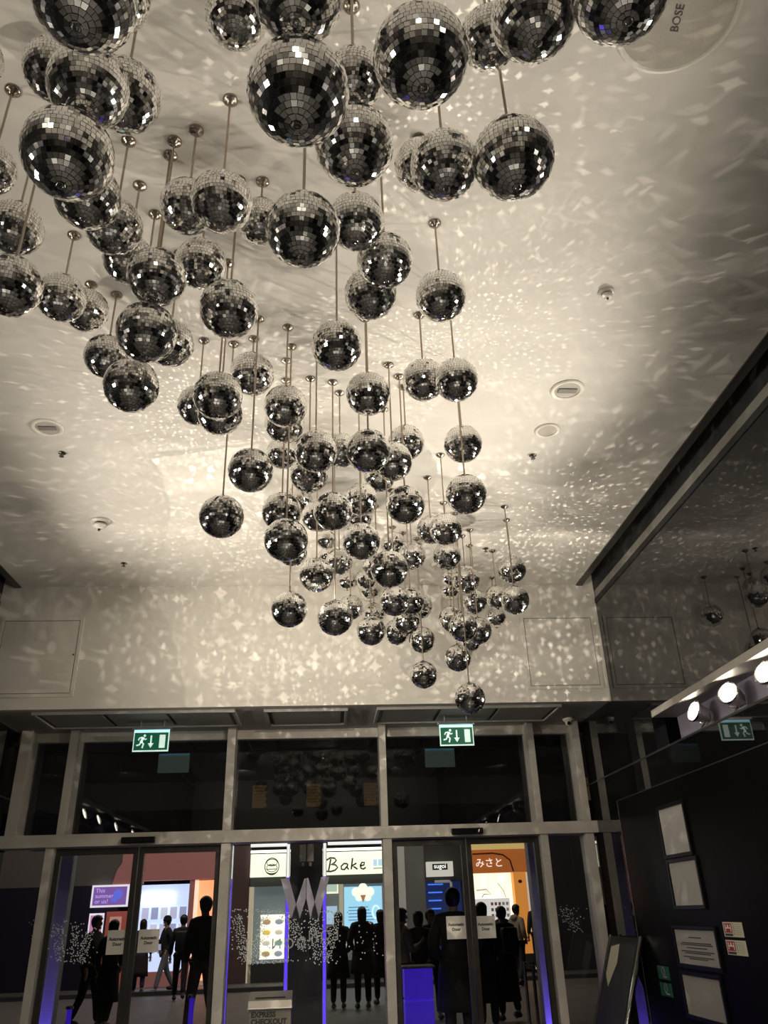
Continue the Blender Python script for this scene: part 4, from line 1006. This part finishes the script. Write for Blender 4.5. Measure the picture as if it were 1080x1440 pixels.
MB().ball((0.44, -0.06, 2.28), 0.06, 12, (1, 0.15, 0.8)).build('pillar_badge', cm('arch_brown', (0.16, 0.03, 0.01)), t)
sp(t, 'doorway', 5.82, 6.22, 0, 2.53, cm('door_glow', (0.60, 0.56, 0.48), 0.5), -0.3, 0.05)
t = shop('shut_shop', 'unlit dark shop front at the far right end across the street', 8.0)
sp(t, 'wall', 6.23, 14, 0, 3.94, M['facade_dark'], 0.0, 0.4)
t = shop('shut_shop', 'unlit dark shop front at the far left end across the street', -12.0)
sp(t, 'wall', -14, -9.52, 0, 3.94, M['facade_dark'], 0.0, 0.4)
# brick piers above, lit from below
for i, (x, lab) in enumerate(((-1.95, 'leftmost gold-lit brick pier seen through the middle upper pane'), (-0.35, 'middle gold-lit brick pier seen through the middle upper pane'), (1.36, 'rightmost gold-lit brick pier seen through the middle upper pane'))):
    t = thing('brick_pier', lab, 'pier', (x, SY - 0.05, 3.75), group='gold-lit brick piers')
    b = MB()
    for r_ in range(16):
        o_ = 0.0 if r_ % 2 else 0.07
        for c_ in range(3):
            xa = max(-0.21, -0.21 + c_ * 0.15 - o_); xb = min(0.21, -0.21 + c_ * 0.15 + 0.14 - o_)
            if xb - xa > 0.02: b.box((xa, -0.04, r_ * 0.085), (xb, 0.08, r_ * 0.085 + 0.072))
    b.build('bricks', cm('brick_tan', (0.45, 0.30, 0.13)), t)
    MB().box((-0.2, -0.03, 0), (0.2, 0.545, 1.36)).build('mortar', cm('mortar', (0.12, 0.09, 0.06)), t)
    l = bpy.data.lights.new('pier_uplight', 'SPOT'); l.energy = 9; l.color = (1.0, 0.72, 0.30); l.spot_size = math.radians(70); l.spot_blend = 0.6
    o = bpy.data.objects.new('pier_uplight', l); COL.objects.link(o); o.parent = t; o.matrix_local = look_matrix((0, -0.35, -0.15), (0, 0.35, 1))

# ---------------------------------------------------------------- people on the pavement
def skin_mesh(name, verts, edges, radii, material, sub=2):
    me = bpy.data.meshes.new(name); me.from_pydata(verts, edges, [])
    o = bpy.data.objects.new(name, me); COL.objects.link(o)
    o.modifiers.new('skin', 'SKIN'); s = o.modifiers.new('sub', 'SUBSURF'); s.levels = sub; s.render_levels = sub
    for i, r in enumerate(radii):
        d = me.skin_vertices[0].data[i]
        d.radius = r if isinstance(r, tuple) else (r, r); d.use_root = (i == 0)
    dg = bpy.context.evaluated_depsgraph_get(); dg.update()
    out = bpy.data.meshes.new_from_object(o.evaluated_get(dg))
    bpy.data.objects.remove(o); bpy.data.meshes.remove(me)
    out.name = name; out.materials.clear(); out.materials.append(material)
    for p in out.polygons: p.use_smooth = True
    return out
SKIN = mat('skin', (0.42, 0.27, 0.20), 0.5); SKIN_DARK = mat('skin_brown', (0.16, 0.09, 0.06), 0.5)
HAIR = mat('hair_black', (0.012, 0.010, 0.009), 0.45); EYE = mat('eye_dark', (0.02, 0.015, 0.012), 0.3); LIP = mat('lip', (0.30, 0.13, 0.11), 0.5)
SHOE = mat('shoe_black', (0.015, 0.015, 0.015), 0.45); SHOE_W = mat('shoe_white', (0.45, 0.43, 0.42), 0.5)
def person(label, loc, heading, h=1.72, top=(0.015, 0.015, 0.018), bottom=(0.02, 0.02, 0.025), coat=0.0, arms=('down', 'down'), stride=0.0, hat=None, hair='short', backpack=None, skin=SKIN, shoes=SHOE, head_turn=0.0, hood=None, bulk=1.0):
    """heading 0 faces the lobby (-Y); the figure is built on one skeleton, 1.75 tall, then scaled"""
    t = thing('person', label, 'person', loc, heading, 'people on the pavement')
    t.scale = (h / 1.75,) * 3
    V = []; E = []; Rr = []
    def add(p, r, parent=None):
        V.append(Vector(p)); Rr.append(r)
        if parent is not None: E.append((parent, len(V) - 1))
        return len(V) - 1
    pel = add((0, 0, 0.96), (0.13, 0.10)); sp_ = add((0, 0, 1.14), (0.125, 0.095), pel); ch = add((0, 0.0, 1.33), (0.15, 0.105), sp_)
    nb = add((0, 0.005, 1.47), (0.07, 0.065), ch); nk = add((0, -0.005, 1.53), (0.052, 0.052), nb)
    hd = add((0, -0.022, 1.60), (0.068, 0.082), nk); hd2 = add((0, -0.018, 1.675), (0.074, 0.094), hd); add((0, -0.010, 1.735), (0.045, 0.055), hd2)
    joints = {}
    for s, sd in ((1, 'L'), (-1, 'R')):
        st = stride * s
        hip = add((0.088 * s, 0, 0.90), 0.088, pel)
        kn = add((0.10 * s, -0.18 * st - 0.015, 0.49), 0.056, hip)
        an = add((0.105 * s, -0.36 * st + (0.05 if st < 0 else 0.0) + 0.015, 0.085 + (0.05 if st < 0 else 0)), 0.036, kn)
        to = add((0.115 * s, -0.36 * st - 0.13 + (0.05 if st < 0 else 0.0), 0.035 + (0.0 if st >= 0 else 0.015)), (0.036, 0.026), an)
        joints['leg' + sd] = (hip, kn, an, to)
        sh = add((0.185 * s, 0.005, 1.415), 0.056, ch)
        mode = arms[0 if s > 0 else 1]
        if mode == 'down': el, wr, dirn = (0.245 * s, 0.02, 1.15), (0.255 * s, -0.05, 0.91), Vector((0.0, -0.15, -1))
        elif mode == 'swing': el, wr, dirn = (0.24 * s, 0.10 * s, 1.16), (0.25 * s, 0.02 * s - 0.10, 0.95), Vector((0, -0.4, -1))
        elif mode == 'phone': el, wr, dirn = (0.24 * s, -0.06, 1.15), (0.10 * s, -0.27, 1.22), Vector((-0.3 * s, -0.7, 0.5))
        elif mode == 'raised': el, wr, dirn = (0.26 * s, -0.14, 1.26), (0.14 * s, -0.22, 1.50), Vector((-0.3 * s, -0.1, 1))
        else: el, wr, dirn = (0.27 * s, 0.05, 1.16), (0.17 * s, -0.10, 1.00), Vector((-0.5 * s, -0.6, -0.6))
        e_ = add(el, 0.042, sh); w_ = add(wr, 0.028, e_)
        dirn.normalize(); side = dirn.cross(Vector((0, -1, 0.2))).normalized(); nrm = dirn.cross(side).normalized()
        pm = add(Vector(wr) + dirn * 0.055, (0.036, 0.018), w_); tip = add(Vector(wr) + dirn * 0.088, (0.038, 0.016), pm)
        for q, (off, ln) in enumerate(((-0.030, 0.062), (-0.010, 0.074), (0.010, 0.069), (0.029, 0.054))):
            base = Vector(wr) + dirn * 0.095 + side * off
            f1 = add(base + dirn * ln * 0.55 + nrm * 0.008, 0.0095, tip); add(base + dirn * ln + nrm * 0.024, 0.008, f1)
        t1 = add(Vector(wr) + dirn * 0.055 + side * -0.046 * 1.0, 0.011, pm); add(Vector(wr) + dirn * 0.095 + side * -0.058 + nrm * 0.01, 0.009, t1)
        joints['arm' + sd] = (sh, e_, w_)
    body = skin_mesh('body', V, E, Rr, skin)
    o = bpy.data.objects.new('body', body); COL.objects.link(o); o.parent = t
    # face
    b = bmesh.new(); b.from_mesh(body)
    def blob(c, r, sc): 
        q = bmesh.ops.create_uvsphere(b, u_segments=10, v_segments=8, radius=r)
        for v in q['verts']: v.co = Vector((v.co.x * sc[0] + c[0], v.co.y * sc[1] + c[1], v.co.z * sc[2] + c[2]))
    blob((0, -0.108, 1.622), 0.016, (0.8, 1.1, 1.6)); blob((0.073, -0.012, 1.625), 0.028, (0.3, 0.7, 1.1)); blob((-0.073, -0.012, 1.625), 0.028, (0.3, 0.7, 1.1)); blob((0, -0.085, 1.555), 0.03, (1, 0.7, 0.7))
    b.to_mesh(body); b.free()
    for p in body.polygons: p.use_smooth = True
    e = MB(); e.ball((0.030, -0.096, 1.648), 0.009, 8, (1.3, 0.6, 0.8)); e.ball((-0.030, -0.096, 1.648), 0.009, 8, (1.3, 0.6, 0.8)); e.build('eyes', EYE, t)
    MB().ball((0, -0.104, 1.585), 0.017, 8, (1.2, 0.5, 0.4)).build('mouth', LIP, t)
    # hair or hat
    hb = bmesh.new(); bmesh.ops.create_uvsphere(hb, u_segments=20, v_segments=14, radius=1.0)
    low = {'short': 1.565, 'bob': 1.50, 'long': 1.38}[hair]
    for v in hb.verts:
        x, y, z = v.co
        yy = y * 0.108 - 0.012; zz = z * 0.10 + 1.672; xx = x * 0.094
        if z < 0.1:
            back = y > -0.35
            if back: zz = zz - (1.60 - low) * min(1, (0.1 - z)); yy = max(yy, -0.03)
            else: zz = max(zz, 1.685 + 0.02 * abs(x)); yy = max(yy, -0.098)
        v.co = (xx, yy, zz)
    me = bpy.data.meshes.new('hair'); hb.to_mesh(me); hb.free(); me.materials.append(HAIR)
    for p in me.polygons: p.use_smooth = True
    o = bpy.data.objects.new('hair', me); COL.objects.link(o); o.parent = t
    if hat: MB().lathe([(0.096, 1.655), (0.104, 1.665), (0.104, 1.70), (0.098, 1.705), (0.090, 1.75), (0.055, 1.79), (0, 1.80)], 20, Matrix.Translation((0, -0.012, 0)) @ Matrix.Diagonal((0.95, 1.1, 1, 1))).build('beanie', hat, t, True)
    mt = mat('jacket_cloth', top, 0.8, noise=(30, 0.2)); mb_ = mat('trouser_cloth', bottom, 0.8, noise=(30, 0.2))
    # jacket: torso, shoulders and sleeves, from neckline to hem and cuffs
    g = 0.022 * bulk
    JV = [Vector((0, 0, 0.88))]; JR = [(0.155 + g, 0.118 + g)]; JE = []
    def ja(p, r, par): JV.append(Vector(p)); JR.append(r); JE.append((par, len(JV) - 1)); return len(JV) - 1
    a = ja((0, 0, 1.12), (0.135 + g, 0.10 + g), 0); c = ja((0, 0, 1.33), (0.155 + g, 0.108 + g), a); ja((0, 0.005, 1.512), (0.072, 0.070), c)
    for sd in 'LR':
        s_, e_, w_ = joints['arm' + sd]
        q = ja(V[s_], 0.062 + g * 0.6, c); q = ja(V[e_], 0.052 + g * 0.6, q); ja(V[e_].lerp(V[w_], 0.93), 0.042 + g * 0.3, q)
    o = bpy.data.objects.new('jacket', skin_mesh('jacket', JV, JE, JR, mt)); COL.objects.link(o); o.parent = t
    if coat: MB().lathe([(0.150 + g, 1.02), (0.175 + g, 0.88), (0.20 + g, coat + 0.12), (0.215 + g, coat), (0.20, coat + 0.005), (0.16, 0.9), (0.13, 1.0)], 24, Matrix.Diagonal((1.0, 0.80, 1, 1))).build('coat_skirt', mt, t, True)
    TV = [Vector((0, 0, 0.98))]; TR = [(0.14, 0.11)]; TE = []
    for sd in 'LR':
        hp, kn, an, to = joints['leg' + sd]
        TV.append(V[hp]); TR.append(0.102); TE.append((0, len(TV) - 1)); TV.append(V[kn]); TR.append(0.074); TE.append((len(TV) - 2, len(TV) - 1)); TV.append(V[an].lerp(V[kn], 0.04)); TR.append(0.060); TE.append((len(TV) - 2, len(TV) - 1))
        f = V[an]; d = V[to] - f
        MB().ball((f.x, f.y - 0.055, f.z - 0.032), 0.052, 14, (0.95, 2.5, 0.95), None).build('shoe', shoes, t, True)
    o = bpy.data.objects.new('trousers', skin_mesh('trousers', TV, TE, TR, mb_)); COL.objects.link(o); o.parent = t
    if backpack: MB().box((-0.15, 0.12, 1.00), (0.15, 0.27, 1.43), bevel=0.05).build('backpack', backpack, t, True)
    if hood: MB().ball((0, 0.075, 1.47), 0.10, 16, (1.15, 0.75, 0.75)).build('hood', hood, t, True)
    return t
BLK = (0.010, 0.010, 0.012)
bp = mat('backpack_black', (0.02, 0.02, 0.022), 0.6); beanie = mat('beanie_black', (0.015, 0.015, 0.018), 0.9); hoodm = mat('hood_beige', (0.34, 0.27, 0.21), 0.85)
person('person in black walking right behind the far left door leaf', (-4.02, 16.0, 0), math.radians(75), 1.60 * 1.06, BLK, BLK, 0.0, ('phone', 'down'), 0.5, hair='short')
person('person in a long dark coat behind the leftmost Automatic Door paper', (-3.62, 15.6, 0), math.radians(160), 1.62, (0.014, 0.013, 0.018), BLK, 0.45, ('down', 'pocket'), 0.2, hair='long')
person('person in a dark blue dress walking away, below the second Automatic Door paper', (-4.52, 22.6, 0), math.radians(190), 1.62, (0.03, 0.02, 0.02), (0.02, 0.025, 0.09), 0.42, ('down', 'down'), 0.2, hair='long')
person('person in a beanie and pale jeans walking left, by the bright bluish window', (-3.98, 22.9, 0), math.radians(-60), 1.66, (0.02, 0.02, 0.03), (0.22, 0.23, 0.28), 0.0, ('swing', 'phone'), 0.7, hat=beanie)
person('person in black seen from behind with a backpack, beside the orange doorway', (-3.22, 20.6, 0), math.radians(185), 1.68, (0.012, 0.012, 0.02), BLK, 0.0, ('down', 'down'), 0.35, backpack=bp)
person('tall person in a dark jacket and grey trousers in front of the orange doorway', (-1.86, 14.0, 0), math.radians(215), 1.90, (0.018, 0.017, 0.018), (0.09, 0.085, 0.08), 0.0, ('down', 'pocket'), 0.5, bulk=1.5)
person('person in a long black coat, leftmost of the dark group before the bakery', (0.26, 17.5, 0), math.radians(170), 1.62, BLK, BLK, 0.55, ('pocket', 'pocket'), 0.0, hair='long', bulk=1.6)
person('person in a long black coat, middle and tallest of the dark group before the bakery', (0.72, 17.3, 0), math.radians(190), 1.70, (0.012, 0.011, 0.014), BLK, 0.60, ('pocket', 'phone'), 0.0, hair='long', bulk=1.6)
person('person in a black coat, rightmost of the dark group before the bakery', (1.12, 17.9, 0), math.radians(200), 1.64, BLK, BLK, 0.5, ('pocket', 'down'), 0.1, hair='bob', bulk=1.4)
person('person in a pale jacket at the left edge of the right-hand sliding doors', (1.16, 13.6, 0), math.radians(110), 1.64, (0.30, 0.25, 0.20), BLK, 0.0, ('down', 'phone'), 0.2, hair='short', hood=hoodm)
person('person in a black jacket seen from behind, above the blue podium', (1.47, 14.0, 0), math.radians(178), 1.60, (0.03, 0.03, 0.03), BLK, 0.0, ('pocket', 'pocket'), 0.0, hair='bob')
person('person in a dark top facing the lobby, left of the big dark figure', (1.80, 15.2, 0), math.radians(10), 1.62, (0.03, 0.03, 0.05), BLK, 0.0, ('phone', 'down'), 0.0, hair='short')
person('big dark person standing just outside the right doors\' meeting edge', (1.60, 11.0, 0), math.radians(175), 1.84, BLK, BLK, 0.5, ('pocket', 'pocket'), 0.0, hair='short', bulk=1.8)
person('dark person half hidden behind the right doors\' meeting edge', (2.38, 13.4, 0), math.radians(150), 1.68, BLK, BLK, 0.4, ('pocket', 'pocket'), 0.0, hair='bob', bulk=1.4)
person('person in black with a backpack, just right of the rightmost Automatic Door paper', (2.93, 14.6, 0), math.radians(200), 1.62, (0.014, 0.014, 0.015), BLK, 0.3, ('phone', 'down'), 0.2, hair='short', backpack=bp)
person('person in a beige hooded jacket before the orange pillar', (4.48, 20.6, 0), math.radians(120), 1.66, (0.36, 0.28, 0.22), (0.03, 0.03, 0.04), 0.0, ('pocket', 'pocket'), 0.2, hood=hoodm)
person('dark person standing in the doorway right of the orange pillar', (5.86, 24.4, 0.0), math.radians(200), 1.78, (0.025, 0.025, 0.03), BLK, 0.0, ('down', 'pocket'), 0.0)
for i, (x, y, hh, lab) in enumerate(((3.60, 22.0, 1.58, 'leftmost small dark person in the crowd at the food counter'), (3.95, 23.4, 1.63, 'grey-haired looking person second in the crowd at the food counter'), (4.45, 22.2, 1.60, 'third small dark person in the crowd at the food counter'))):
    person(lab if i != 1 else 'second small dark person in the crowd at the food counter', (x, y, 0), math.radians(170 + 20 * i), hh, BLK, BLK, 0.0, ('pocket', 'down'), 0.0)
